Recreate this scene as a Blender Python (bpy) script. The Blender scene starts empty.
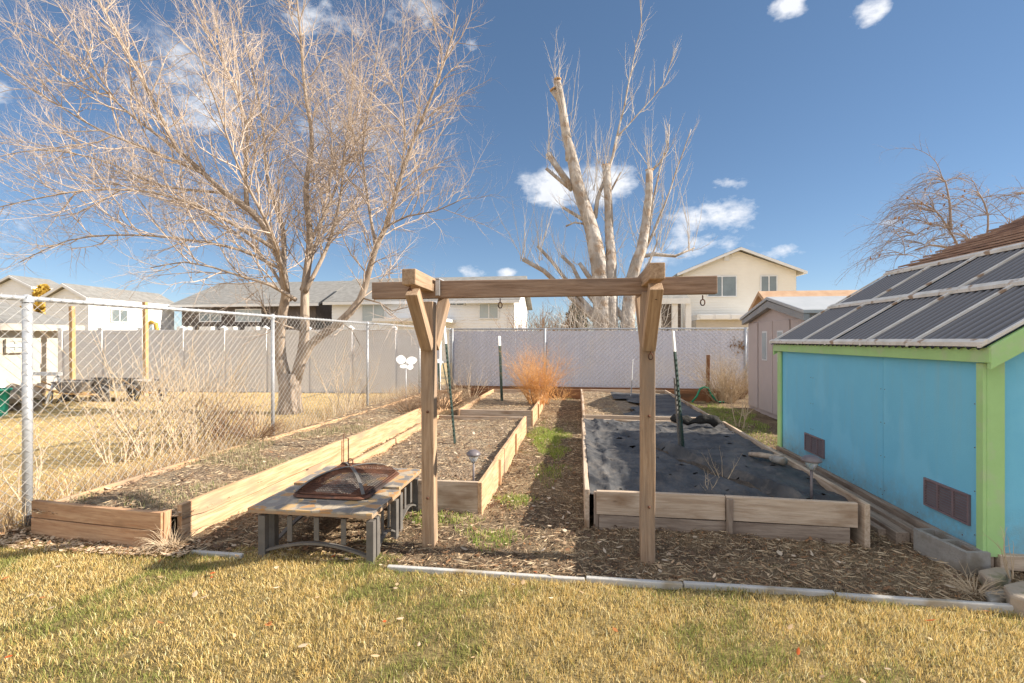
import bpy, math, random
import numpy as np
from mathutils import Vector, Matrix, noise as mnoise
rnd = random.Random(7)
NR = np.random.default_rng(11)
sc = bpy.context.scene
col = sc.collection
F = 480.0; HC = 1.45; PSI = math.radians(7.71)
CS, SN = math.cos(PSI), math.sin(PSI)

# ---------------------------------------------------------------- measuring helpers (photo pixel -> metres)
def Pd(u, v, d):
    cx = (u-512)/F*d
    return Vector((cx*CS-d*SN, cx*SN+d*CS, HC-(v-340)/F*d))
def P(u, v, z=0.0):
    return Pd(u, v, (HC-z)*F/(v-340))
def onY(u, v, Y):
    a = (u-512)/F
    return Pd(u, v, Y/(a*SN+CS))
def onX(u, v, X):
    a = (u-512)/F
    return Pd(u, v, X/(a*CS-SN))

# ---------------------------------------------------------------- materials
def nodes(m):
    m.use_nodes = True
    nt = m.node_tree
    return nt, nt.nodes, nt.links
def mat(name, c1, c2=None, ns=6, st=(1,1,1), rough=.8, bump=.15, bs=40, spec=.3, c3=None, c3s=1.5, c3t=(.52,.62), metal=0, detail=6, lo=.35, hi=.65, gen='Object', trans=0, bst=None, bdist=.01):
    m = bpy.data.materials.new(name)
    nt, N, L = nodes(m)
    b = N['Principled BSDF']
    tc = N.new('ShaderNodeTexCoord'); mp = N.new('ShaderNodeMapping')
    mp.inputs['Scale'].default_value = st
    L.new(tc.outputs[gen], mp.inputs[0])
    if c2 is None: c2 = tuple(x*.8 for x in c1)
    n = N.new('ShaderNodeTexNoise'); n.inputs['Scale'].default_value = ns; n.inputs['Detail'].default_value = detail
    n.inputs['Roughness'].default_value = .65
    L.new(mp.outputs[0], n.inputs['Vector'])
    r = N.new('ShaderNodeValToRGB')
    r.color_ramp.elements[0].position = lo; r.color_ramp.elements[1].position = hi
    r.color_ramp.elements[0].color = (*c1, 1); r.color_ramp.elements[1].color = (*c2, 1)
    L.new(n.outputs['Fac'], r.inputs[0])
    out = r.outputs[0]
    if c3:
        n3 = N.new('ShaderNodeTexNoise'); n3.inputs['Scale'].default_value = c3s; n3.inputs['Detail'].default_value = 5
        L.new(tc.outputs[gen], n3.inputs['Vector'])
        r3 = N.new('ShaderNodeValToRGB'); r3.color_ramp.elements[0].position = c3t[0]; r3.color_ramp.elements[1].position = c3t[1]
        L.new(n3.outputs['Fac'], r3.inputs[0])
        mx = N.new('ShaderNodeMixRGB'); L.new(r3.outputs[0], mx.inputs[0]); L.new(out, mx.inputs[1]); mx.inputs[2].default_value = (*c3, 1)
        out = mx.outputs[0]
    L.new(out, b.inputs['Base Color'])
    b.inputs['Roughness'].default_value = rough
    b.inputs['Metallic'].default_value = metal
    b.inputs['Specular IOR Level'].default_value = spec
    if trans: b.inputs['Transmission Weight'].default_value = trans
    if bump:
        nb = N.new('ShaderNodeTexNoise'); nb.inputs['Scale'].default_value = bs; nb.inputs['Detail'].default_value = 4
        if bst:
            mb2 = N.new('ShaderNodeMapping'); mb2.inputs['Scale'].default_value = bst
            L.new(tc.outputs[gen], mb2.inputs[0]); L.new(mb2.outputs[0], nb.inputs['Vector'])
        else: L.new(mp.outputs[0], nb.inputs['Vector'])
        bp = N.new('ShaderNodeBump'); bp.inputs['Strength'].default_value = bump; bp.inputs['Distance'].default_value = bdist
        L.new(nb.outputs['Fac'], bp.inputs['Height']); L.new(bp.outputs[0], b.inputs['Normal'])
    return m
def wood(name, c1, c2, stain, ns=3, knots=True, rough=.85, bump=.5, seam=0, c3t=(.55,.68)):
    """grain runs along the object's own X axis, a few dark knots, weather stains"""
    m = bpy.data.materials.new(name)
    nt, N, L = nodes(m); b = N['Principled BSDF']
    tc = N.new('ShaderNodeTexCoord')
    oi = N.new('ShaderNodeObjectInfo')
    off = N.new('ShaderNodeVectorMath'); off.operation = 'MULTIPLY_ADD'
    cmb = N.new('ShaderNodeCombineXYZ')
    for i in range(3): L.new(oi.outputs['Random'], cmb.inputs[i])
    L.new(cmb.outputs[0], off.inputs[0]); off.inputs[1].default_value = (37, 19, 53); L.new(tc.outputs['Object'], off.inputs[2])
    mp = N.new('ShaderNodeMapping'); mp.inputs['Scale'].default_value = (1, 14, 14); L.new(off.outputs[0], mp.inputs[0])
    n = N.new('ShaderNodeTexNoise'); n.inputs['Scale'].default_value = ns; n.inputs['Detail'].default_value = 7; n.inputs['Distortion'].default_value = .5
    n.inputs['Roughness'].default_value = .7
    L.new(mp.outputs[0], n.inputs['Vector'])
    r = N.new('ShaderNodeValToRGB'); r.color_ramp.elements[0].position = .38; r.color_ramp.elements[1].position = .62
    r.color_ramp.elements[0].color = (*c1, 1); r.color_ramp.elements[1].color = (*c2, 1)
    L.new(n.outputs['Fac'], r.inputs[0])
    ms = N.new('ShaderNodeMapping'); ms.inputs['Scale'].default_value = (1, 3, 3); L.new(off.outputs[0], ms.inputs[0])
    n2 = N.new('ShaderNodeTexNoise'); n2.inputs['Scale'].default_value = 1.7; n2.inputs['Detail'].default_value = 6; L.new(ms.outputs[0], n2.inputs['Vector'])
    r2 = N.new('ShaderNodeValToRGB'); r2.color_ramp.elements[0].position = c3t[0]; r2.color_ramp.elements[1].position = c3t[1]
    r2.color_ramp.elements[1].color = (.9,.9,.9,1)
    L.new(n2.outputs['Fac'], r2.inputs[0])
    mx = N.new('ShaderNodeMixRGB'); L.new(r2.outputs[0], mx.inputs[0]); L.new(r.outputs[0], mx.inputs[1]); mx.inputs[2].default_value = (*stain, 1)
    out = mx.outputs[0]
    if knots:
        v = N.new('ShaderNodeTexVoronoi'); v.inputs['Scale'].default_value = 2.2
        mk = N.new('ShaderNodeMapping'); mk.inputs['Scale'].default_value = (1, 2.6, 2.6); L.new(off.outputs[0], mk.inputs[0]); L.new(mk.outputs[0], v.inputs['Vector'])
        rk = N.new('ShaderNodeValToRGB'); rk.color_ramp.elements[0].position = .035; rk.color_ramp.elements[1].position = .08
        rk.color_ramp.elements[0].color = (1,1,1,1); rk.color_ramp.elements[1].color = (0,0,0,1)
        L.new(v.outputs['Distance'], rk.inputs[0])
        mx2 = N.new('ShaderNodeMixRGB'); L.new(rk.outputs[0], mx2.inputs[0]); L.new(out, mx2.inputs[1]); mx2.inputs[2].default_value = (stain[0]*.3, stain[1]*.3, stain[2]*.3, 1)
        out = mx2.outputs[0]
    L.new(out, b.inputs['Base Color']); b.inputs['Roughness'].default_value = rough; b.inputs['Specular IOR Level'].default_value = .2
    bp = N.new('ShaderNodeBump'); bp.inputs['Strength'].default_value = bump; bp.inputs['Distance'].default_value = .006
    L.new(n.outputs['Fac'], bp.inputs['Height']); L.new(bp.outputs[0], b.inputs['Normal'])
    return m
def attrmat(name, rough=.8, spec=.2, transl=.0):
    m = bpy.data.materials.new(name); nt, N, L = nodes(m); b = N['Principled BSDF']
    a = N.new('ShaderNodeAttribute'); a.attribute_name = 'Col'
    L.new(a.outputs['Color'], b.inputs['Base Color']); b.inputs['Roughness'].default_value = rough; b.inputs['Specular IOR Level'].default_value = spec
    if transl:
        t = N.new('ShaderNodeBsdfTranslucent'); L.new(a.outputs['Color'], t.inputs[0])
        ms = N.new('ShaderNodeMixShader'); ms.inputs[0].default_value = transl
        L.new(b.outputs[0], ms.inputs[1]); L.new(t.outputs[0], ms.inputs[2]); L.new(ms.outputs[0], N['Material Output'].inputs[0])
    return m

MT = {}
MT['cedar'] = wood('cedar_board', (.44,.26,.14), (.68,.46,.275), (.36,.25,.17))
MT['cedar_front'] = wood('cedar_weathered_front', (.40,.22,.12), (.58,.37,.22), (.28,.16,.09))
MT['grey_board'] = wood('grey_weathered_board', (.42,.31,.22), (.60,.48,.365), (.27,.17,.10))
MT['post_wood'] = wood('aged_post_wood', (.29,.185,.11), (.48,.335,.22), (.25,.19,.145), c3t=(.45,.7))
MT['beam_wood'] = wood('aged_beam_wood', (.22,.14,.095), (.36,.25,.18), (.19,.14,.11), c3t=(.45,.7))
MT['old_plank'] = wood('old_dark_plank', (.22,.165,.125), (.38,.30,.235), (.15,.105,.08))
MT['stake'] = wood('stake_wood', (.52,.30,.13), (.62,.40,.20), (.40,.24,.12))
MT['back_board'] = wood('redwood_back_board', (.22,.10,.05), (.32,.16,.08), (.14,.08,.05))
MT['galv'] = mat('galvanised_steel', (.52,.53,.54), (.40,.41,.43), ns=30, rough=.45, spec=.5, metal=.35, bump=.05)
MT['wire'] = mat('chain_wire', (.55,.54,.52), (.42,.41,.39), ns=20, rough=.5, metal=.3, bump=0)
MT['wire_pale'] = mat('vinyl_coated_wire', (.86,.85,.86), (.80,.79,.80), ns=20, rough=.5, bump=0)
MT['vinyl'] = mat('grey_vinyl_panel', (.74,.73,.735), (.69,.68,.685), ns=2, rough=.5, bump=.02)
MT['slat'] = mat('pale_fence_slat', (.74,.72,.77), (.68,.66,.71), ns=1.5, rough=.5, bump=.03, c3=(.74,.70,.70), c3s=.8)
MT['bark'] = mat('tan_bark', (.26,.20,.15), (.45,.36,.28), ns=9, st=(1,1,.3), rough=.95, bump=.8, bs=16, bdist=.03)
MT['twig'] = mat('pale_twig', (.43,.34,.27), (.62,.51,.42), ns=4, rough=.9, bump=0)
MT['bark2'] = mat('pale_bark', (.33,.285,.245), (.55,.50,.45), ns=2.2, st=(1,1,.5), rough=.95, bump=.9, bs=6, bdist=.08, c3=(.33,.24,.17), c3s=3.4, c3t=(.48,.66), lo=.4, hi=.6)
MT['twig2'] = mat('pale_whip', (.52,.45,.38), (.66,.60,.53), ns=2, rough=.9, bump=0)
MT['twig3'] = mat('red_brown_twig', (.25,.19,.165), (.36,.29,.25), ns=2, rough=.9, bump=0)
MT['cut'] = mat('sawn_wood_end', (.55,.36,.20), (.42,.25,.13), ns=8, rough=.9)
MT['black_steel'] = mat('dark_grey_steel', (.12,.11,.10), (.17,.155,.14), ns=9, rough=.55, spec=.4, bump=.05)
MT['rust'] = mat('rusty_steel', (.10,.045,.028), (.19,.085,.05), ns=11, rough=.85, bump=.3, c3=(.05,.035,.03), c3s=5)
MT['tpost'] = mat('dark_green_enamel', (.02,.04,.032), (.03,.055,.045), ns=20, rough=.5, bump=.05, spec=.4)
MT['white_paint'] = mat('white_paint', (.78,.78,.76), (.68,.68,.66), ns=5, rough=.5, bump=.03)
MT['blue'] = mat('sky_blue_siding', (.19,.545,.745), (.175,.515,.715), ns=2.5, rough=.75, bump=.35, bs=120, c3=(.21,.565,.76), c3s=2.2, bst=(1,1,1), bdist=.004)
def _splash(m):
    nt,N,L=nodes(m); b=N['Principled BSDF']; src=b.inputs['Base Color'].links[0].from_socket
    g=N.new('ShaderNodeNewGeometry'); sp=N.new('ShaderNodeSeparateXYZ'); L.new(g.outputs['Position'],sp.inputs[0])
    n=N.new('ShaderNodeTexNoise'); n.inputs['Scale'].default_value=14; n.inputs['Detail'].default_value=9; n.inputs['Roughness'].default_value=.75; L.new(g.outputs['Position'],n.inputs['Vector'])
    mr=N.new('ShaderNodeMapRange'); mr.inputs[1].default_value=.12; mr.inputs[2].default_value=.42; mr.inputs[3].default_value=.62; mr.inputs[4].default_value=.0; L.new(sp.outputs[2],mr.inputs[0])
    m2=N.new('ShaderNodeMath'); m2.operation='SUBTRACT'; L.new(n.outputs['Fac'],m2.inputs[0]); m2.inputs[1].default_value=.34
    m3=N.new('ShaderNodeMath'); m3.operation='MULTIPLY'; m3.inputs[1].default_value=3.2; m3.use_clamp=True; L.new(m2.outputs[0],m3.inputs[0])
    m4=N.new('ShaderNodeMath'); m4.operation='MULTIPLY'; L.new(m3.outputs[0],m4.inputs[0]); L.new(mr.outputs[0],m4.inputs[1])
    # rain streaks
    mp=N.new('ShaderNodeMapping'); mp.inputs['Scale'].default_value=(9,9,.7); L.new(g.outputs['Position'],mp.inputs[0])
    n2=N.new('ShaderNodeTexNoise'); n2.inputs['Scale'].default_value=2; n2.inputs['Detail'].default_value=6; L.new(mp.outputs[0],n2.inputs['Vector'])
    r2=N.new('ShaderNodeValToRGB'); r2.color_ramp.elements[0].position=.52; r2.color_ramp.elements[1].position=.78; r2.color_ramp.elements[1].color=(.3,.3,.3,1); L.new(n2.outputs['Fac'],r2.inputs[0])
    x0=N.new('ShaderNodeMixRGB'); L.new(r2.outputs[0],x0.inputs[0]); L.new(src,x0.inputs[1]); x0.inputs[2].default_value=(.30,.48,.54,1)
    x=N.new('ShaderNodeMixRGB'); L.new(m4.outputs[0],x.inputs[0]); L.new(x0.outputs[0],x.inputs[1]); x.inputs[2].default_value=(.24,.25,.22,1); L.new(x.outputs[0],b.inputs['Base Color'])
_splash(MT['blue'])
MT['green'] = mat('lime_green_trim', (.40,.64,.27), (.36,.58,.24), ns=4, rough=.6, bump=.1, c3=(.42,.58,.30), c3s=7)
MT['batten'] = mat('weathered_white_batten', (.74,.71,.66), (.58,.54,.48), ns=5, rough=.75, bump=.2, c3=(.36,.25,.17), c3s=9, c3t=(.58,.66))
MT['fascia_green'] = MT['green']  # same green paint as the other trim
MT['shingle'] = mat('brown_shingle', (.28,.17,.12), (.40,.27,.20), ns=5, st=(1,1,1), rough=.9, bump=.5, bs=60, c3=(.22,.14,.11), c3s=1.2)
MT['grey_shingle'] = mat('grey_shingle', (.20,.19,.175), (.28,.27,.25), ns=3, rough=.9, bump=.3, bs=20)
MT['tan_shingle'] = mat('tan_shingle', (.42,.26,.16), (.52,.36,.24), ns=3, rough=.9, bump=.3, bs=20)
MT['white_wall'] = mat('white_siding', (.80,.80,.80), (.75,.75,.75), ns=1, rough=.7, bump=0)
MT['cream_wall'] = mat('cream_siding', (.80,.76,.68), (.76,.72,.64), ns=1, rough=.7, bump=0)
MT['cream2'] = mat('pale_stucco', (.50,.455,.40), (.45,.41,.35), ns=2, rough=.85, bump=.05)
MT['dark_wall'] = mat('dark_brown_siding', (.13,.105,.09), (.10,.08,.07), ns=2, rough=.8, bump=0)
MT['trim'] = mat('white_trim', (.75,.75,.75), (.68,.68,.68), ns=2, rough=.6, bump=0)
MT['glass'] = mat('window_glass', (.20,.24,.25), (.15,.18,.19), ns=1, rough=.1, spec=.6, bump=0)
MT['pale_glass'] = mat('curtained_glass', (.42,.47,.47), (.36,.40,.41), ns=1, rough=.15, spec=.5, bump=0)
MT['resin'] = mat('pinkish_beige_resin', (.55,.46,.43), (.50,.42,.39), ns=2, rough=.55, bump=.05)
MT['resin_roof'] = mat('grey_resin_roof', (.27,.27,.27), (.33,.33,.33), ns=3, rough=.6, bump=.1)
MT['resin_roof2'] = mat('pale_resin_roof', (.46,.46,.46), (.40,.41,.41), ns=3, rough=.4, bump=.05)
MT['concrete'] = mat('grey_concrete', (.26,.24,.215), (.36,.34,.31), ns=7, rough=.95, bump=.5, bs=60, c3=(.22,.19,.15), c3s=4)
MT['stone'] = mat('tan_stone', (.34,.27,.20), (.42,.35,.28), ns=5, rough=.95, bump=.5, bs=40, c3=(.22,.20,.12), c3s=6)
MT['kerb'] = mat('pale_edging_concrete', (.42,.40,.37), (.54,.52,.49), ns=4, rough=.9, bump=.3, c3=(.36,.30,.22), c3s=3, c3t=(.55,.65))
MT['soil'] = mat('garden_soil', (.18,.125,.08), (.36,.27,.185), ns=14, rough=.97, bump=1.0, bs=45, c3=(.30,.24,.165), c3s=3, bdist=.03)
MT['soil_dark'] = mat('dark_garden_soil', (.06,.045,.033), (.13,.10,.075), ns=14, rough=.97, bump=1.0, bs=45, bdist=.03)
MT['grass'] = attrmat('grass_blades', .8, .1, .35)
MT['litter'] = attrmat('dry_litter', .9, .15, .15)
MT['purple_plastic'] = mat('vent_louvre', (.17,.12,.13), (.23,.17,.18), ns=8, rough=.6, bump=.1)
MT['louvre_plastic'] = mat('pale_louvre', (.34,.27,.28), (.28,.22,.23), ns=8, rough=.5, bump=.1)
MT['ash'] = mat('grey_ash', (.30,.27,.24), (.18,.15,.13), ns=20, rough=1, bump=.8)
MT['hose'] = mat('green_hose', (.02,.30,.16), (.03,.24,.13), ns=9, rough=.5, bump=0)
MT['bin'] = mat('green_plastic', (.02,.26,.18), (.02,.22,.15), ns=5, rough=.5, bump=0)
MT['barrow'] = mat('dull_barrow_steel', (.38,.36,.34), (.26,.22,.19), ns=9, rough=.6, bump=.1)
MT['cap'] = mat('bronze_cap', (.13,.11,.115), (.18,.155,.16), ns=9, rough=.4, spec=.5, bump=.03)
MT['evergreen'] = mat('dark_evergreen', (.035,.045,.02), (.06,.07,.03), ns=9, rough=.9, bump=0)
MT['log'] = mat('blackened_cloth', (.014,.013,.012), (.03,.027,.024), ns=9, rough=.85, bump=.8, bs=20, bdist=.03)
# lens plastic of the lamps
_m = bpy.data.materials.new('clear_lens'); nt, N, L = nodes(_m); b = N['Principled BSDF']; b.inputs['Base Color'].default_value = (.75,.77,.75,1); b.inputs['Roughness'].default_value = .25; b.inputs['Transmission Weight'].default_value = .6; MT['lens'] = _m
# woven landscape fabric
def fabric_mat():
    m = bpy.data.materials.new('black_woven_fabric'); nt, N, L = nodes(m); b = N['Principled BSDF']
    tc = N.new('ShaderNodeTexCoord')
    n = N.new('ShaderNodeTexNoise'); n.inputs['Scale'].default_value = 3; n.inputs['Detail'].default_value = 8; L.new(tc.outputs['Object'], n.inputs['Vector'])
    r = N.new('ShaderNodeValToRGB'); r.color_ramp.elements[0].color = (.038,.038,.040,1); r.color_ramp.elements[1].color = (.10,.097,.095,1)
    r.color_ramp.elements[0].position=.35; r.color_ramp.elements[1].position=.7
    L.new(n.outputs['Fac'], r.inputs[0])
    n3 = N.new('ShaderNodeTexNoise'); n3.inputs['Scale'].default_value = 5; n3.inputs['Detail'].default_value = 9; n3.inputs['Roughness'].default_value=.75
    L.new(tc.outputs['Object'], n3.inputs['Vector'])
    r3 = N.new('ShaderNodeValToRGB'); r3.color_ramp.elements[0].position=.50; r3.color_ramp.elements[1].position=.68; r3.color_ramp.elements[1].color=(.75,.75,.75,1); L.new(n3.outputs['Fac'], r3.inputs[0])
    mx = N.new('ShaderNodeMixRGB'); L.new(r3.outputs[0], mx.inputs[0]); L.new(r.outputs[0], mx.inputs[1]); mx.inputs[2].default_value=(.17,.145,.12,1)
    L.new(mx.outputs[0], b.inputs['Base Color']); b.inputs['Roughness'].default_value = .6; b.inputs['Specular IOR Level'].default_value = .3
    n2 = N.new('ShaderNodeTexNoise'); n2.inputs['Scale'].default_value = 26; n2.inputs['Detail'].default_value = 3
    mp = N.new('ShaderNodeMapping'); mp.inputs['Scale'].default_value=(1,.35,1); L.new(tc.outputs['Object'], mp.inputs[0]); L.new(mp.outputs[0], n2.inputs['Vector'])
    bp = N.new('ShaderNodeBump'); bp.inputs['Strength'].default_value = .8; bp.inputs['Distance'].default_value = .012
    L.new(n2.outputs['Fac'], bp.inputs['Height']); L.new(bp.outputs[0], b.inputs['Normal'])
    return m
MT['fabric'] = fabric_mat()
# slate tile mosaic (Voronoi)
def slate_mat():
    m = bpy.data.materials.new('slate_mosaic'); nt, N, L = nodes(m); b = N['Principled BSDF']
    tc = N.new('ShaderNodeTexCoord')
    v = N.new('ShaderNodeTexVoronoi'); v.inputs['Scale'].default_value = 14; L.new(tc.outputs['Object'], v.inputs['Vector'])
    r = N.new('ShaderNodeValToRGB'); r.color_ramp.interpolation = 'CONSTANT'
    cs = [(.34,.31,.26),(.44,.24,.10),(.26,.23,.20),(.44,.36,.26),(.52,.34,.16),(.20,.18,.16),(.38,.27,.18)]
    els = r.color_ramp.elements
    els[0].color = (*cs[0],1); els[1].position = .95; els[1].color = (*cs[-1],1)
    for i,c in enumerate(cs[1:-1]):
        e = els.new((i+1)/len(cs)); e.color = (*c,1)
    L.new(v.outputs['Color'], r.inputs[0])
    v2 = N.new('ShaderNodeTexVoronoi'); v2.feature = 'DISTANCE_TO_EDGE'; v2.inputs['Scale'].default_value = 14; L.new(tc.outputs['Object'], v2.inputs['Vector'])
    r2 = N.new('ShaderNodeValToRGB'); r2.color_ramp.elements[0].position=.02; r2.color_ramp.elements[1].position=.05
    L.new(v2.outputs['Distance'], r2.inputs[0])
    mx = N.new('ShaderNodeMixRGB'); L.new(r2.outputs[0], mx.inputs[0]); mx.inputs[1].default_value=(.33,.28,.22,1); L.new(r.outputs[0], mx.inputs[2])
    L.new(mx.outputs[0], b.inputs['Base Color']); b.inputs['Roughness'].default_value=.5
    n = N.new('ShaderNodeTexNoise'); n.inputs['Scale'].default_value=30; L.new(tc.outputs['Object'], n.inputs['Vector'])
    bp = N.new('ShaderNodeBump'); bp.inputs['Strength'].default_value=.4; bp.inputs['Distance'].default_value=.01; L.new(n.outputs['Fac'], bp.inputs['Height']); L.new(bp.outputs[0], b.inputs['Normal'])
    return m
MT['slate'] = slate_mat()
MT['slate_edge'] = mat('tile_edge', (.42,.24,.12), (.33,.26,.19), ns=9, rough=.7, bump=.2)
# corrugated polycarbonate
MT['poly_rib_shade_dirt'] = attrmat('smoked_corrugated_panel', .45, .35)
MT['poly'] = mat('smoked_corrugated_panel', (.15,.145,.145), (.21,.205,.205), ns=3, rough=.5, spec=.3, bump=.05, c3=(.26,.25,.24), c3s=1.4)

# ---------------------------------------------------------------- mesh builder
class MB:
    def __init__(s): s.v=[]; s.f=[]; s.sm=[]
    def add(s, vs, fs, smooth=False):
        o=len(s.v); s.v += [tuple(q) for q in vs]; s.f += [tuple(i+o for i in f) for f in fs]; s.sm += [smooth]*len(fs); return s
    def box(s, a, b, M=None):
        x0,y0,z0=a; x1,y1,z1=b
        vs=[(x0,y0,z0),(x1,y0,z0),(x1,y1,z0),(x0,y1,z0),(x0,y0,z1),(x1,y0,z1),(x1,y1,z1),(x0,y1,z1)]
        if M is not None: vs=[M@Vector(q) for q in vs]
        return s.add(vs,[(0,3,2,1),(4,5,6,7),(0,1,5,4),(1,2,6,5),(2,3,7,6),(3,0,4,7)])
    def prism(s, poly, axis, a, b):
        """poly 2-D points; axis 'x','y','z' extruded from a to b"""
        n=len(poly); vs=[]
        for t in (a,b):
            for p,q in poly:
                vs.append({'x':(t,p,q),'y':(p,t,q),'z':(p,q,t)}[axis])
        fs=[tuple(range(n)), tuple(range(2*n-1,n-1,-1))]+[(i,n+i,n+(i+1)%n,(i+1)%n) for i in range(n)]
        return s.add(vs,fs)
    def tube(s, pts, rad, n=6, smooth=True, cap=True):
        pts=[Vector(p) for p in pts]
        if not hasattr(rad,'__len__'): rad=[rad]*len(pts)
        vs=[]; ref=None
        for i,p in enumerate(pts):
            d=(pts[min(i+1,len(pts)-1)]-pts[max(i-1,0)])
            if d.length<1e-9: d=Vector((0,0,1))
            d.normalize()
            if ref is None:
                ref = d.orthogonal().normalized()
            else:
                ref = (ref-d*ref.dot(d))
                ref = ref.normalized() if ref.length>1e-6 else d.orthogonal().normalized()
            bi=d.cross(ref)
            for k in range(n):
                a=2*math.pi*k/n
                vs.append(p+(ref*math.cos(a)+bi*math.sin(a))*rad[i])
        fs=[]
        for i in range(len(pts)-1):
            for k in range(n):
                k2=(k+1)%n
                fs.append((i*n+k,i*n+k2,(i+1)*n+k2,(i+1)*n+k))
        if cap:
            fs.append(tuple(range(n-1,-1,-1))); fs.append(tuple((len(pts)-1)*n+k for k in range(n)))
        return s.add(vs,fs,smooth)
    def lathe(s, prof, c=(0,0,0), n=20, smooth=True):
        vs=[]; 
        for r,z in prof:
            for k in range(n):
                a=2*math.pi*k/n; vs.append((c[0]+r*math.cos(a), c[1]+r*math.sin(a), c[2]+z))
        fs=[]
        for i in range(len(prof)-1):
            for k in range(n):
                k2=(k+1)%n; fs.append((i*n+k,i*n+k2,(i+1)*n+k2,(i+1)*n+k))
        return s.add(vs,fs,smooth)
    def build(s, name, m, parent=None, origin=(0,0,0), rotM=None, bevel=0):
        """vertices are given in world metres; origin/rotation become the object's own frame"""
        O=Vector(origin); me=bpy.data.meshes.new(name)
        if rotM is None and not any(origin): vv=s.v
        else:
            R=(rotM or Matrix.Identity(3)); Ri=R.transposed()
            vv=[tuple(Ri@(Vector(q)-O)) for q in s.v]
        me.from_pydata(vv,[],s.f); me.update()
        me.polygons.foreach_set('use_smooth', s.sm)
        if isinstance(m,str): m=MT[m]
        me.materials.append(m)
        o=bpy.data.objects.new(name,me); col.objects.link(o)
        mw = Matrix.Translation(O)@((rotM or Matrix.Identity(3)).to_4x4())
        if parent is not None:
            o.parent=parent; pm = WM[parent.name]
            o.matrix_local = pm.inverted()@mw
        else: o.matrix_local=mw
        WM[o.name]=mw
        if bevel:
            bv=o.modifiers.new('bevel','BEVEL'); bv.width=bevel; bv.segments=2; bv.limit_method='ANGLE'
        return o
WM={}
def empty(name, loc, label, cat, group=None):
    o=bpy.data.objects.new(name,None); col.objects.link(o); o.empty_display_size=.1
    o.location=loc; WM[o.name]=Matrix.Translation(Vector(loc))
    return tag(o,label,cat,group)
def tag(o, label=None, cat=None, group=None, kind=None):
    if label: o['label']=label
    if cat: o['category']=cat
    if group: o['group']=group
    if kind: o['kind']=kind
    return o
def board(name, p0, p1, h, t, m, parent, side=(0,0,1), bevel=.004, wob=.004, seed=0, lip=0, label=None):
    """a plank whose long axis is its own X; p0,p1 = bottom centre line ends (world). h up, t thick"""
    p0=Vector(p0); p1=Vector(p1); X=(p1-p0); Ln=X.length; X.normalize()
    up=Vector(side); Y=up.cross(X).normalized(); Z=X.cross(Y).normalized()
    R=Matrix((X,Y,Z)).transposed()
    rr=random.Random(seed+hash((round(p0.x,2),round(p0.y,2)))%1000)
    n=max(2,int(Ln/.35)); b=MB(); vs=[]
    ox=rr.uniform(0,50)
    for i in range(n+1):
        x=Ln*i/n; wy=wob*math.sin(x*1.7+ox)+wob*.5*math.sin(x*5.1+ox); wz=wob*math.sin(x*2.3+ox*2)*.8
        for (yy,zz) in ((-t/2,0),(t/2,0),(t/2,h),(-t/2,h)):
            vs.append(p0+X*x+Y*(yy+wy)+Z*(zz+(wz if zz>0 else 0)))
    fs=[(0,1,2,3),tuple(n*4+k for k in (3,2,1,0))]
    for i in range(n):
        for k in range(4):
            k2=(k+1)%4; fs.append((i*4+k,(i+1)*4+k,(i+1)*4+k2,i*4+k2))
    b.add(vs,fs)
    o=b.build(name,m,parent,origin=p0,rotM=R,bevel=bevel)
    if label: o['label']=label
    return o
def noise3(x,y,z=0,s=1): return mnoise.noise(Vector((x*s,y*s,z*s)))

# ---------------------------------------------------------------- ground
BX = [ # raised bed interiors: x0,x1,y0,y1,soil height
 (-4.0,-2.8,3.05,11.2,.17),(-2.17,-.83,3.97,7.38,.19),(-2.0,-.76,8.02,11.3,.19),(.12,2.02,3.84,7.15,.22),(.14,2.1,7.58,11.6,.21)]
def g0(x,y):
    x=np.asarray(x,float); y=np.asarray(y,float)
    z=.008*np.sin(3.1*x+1.3*y)+.006*np.sin(7.3*y-2.2*x+1)+.006*np.sin(9.1*x+4*y+2)+.004*np.sin(23*x+3*y)*np.sin(19*y)+.004*np.sin(31*x-17*y)
    mulch=((y>2.95)&(x>-4.3)&(x<6)&(y<15))
    return z*np.where(mulch,1.3,.6)-.01
def surf(x,y):
    z=g0(x,y)
    for (a,b,c,d,h) in BX:
        z=np.where((x>a)&(x<b)&(y>c)&(y<d), h+.012*np.sin(5*x+1.7*y)+.012*np.sin(9*y-4*x)+.01, z)
    return z
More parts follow.
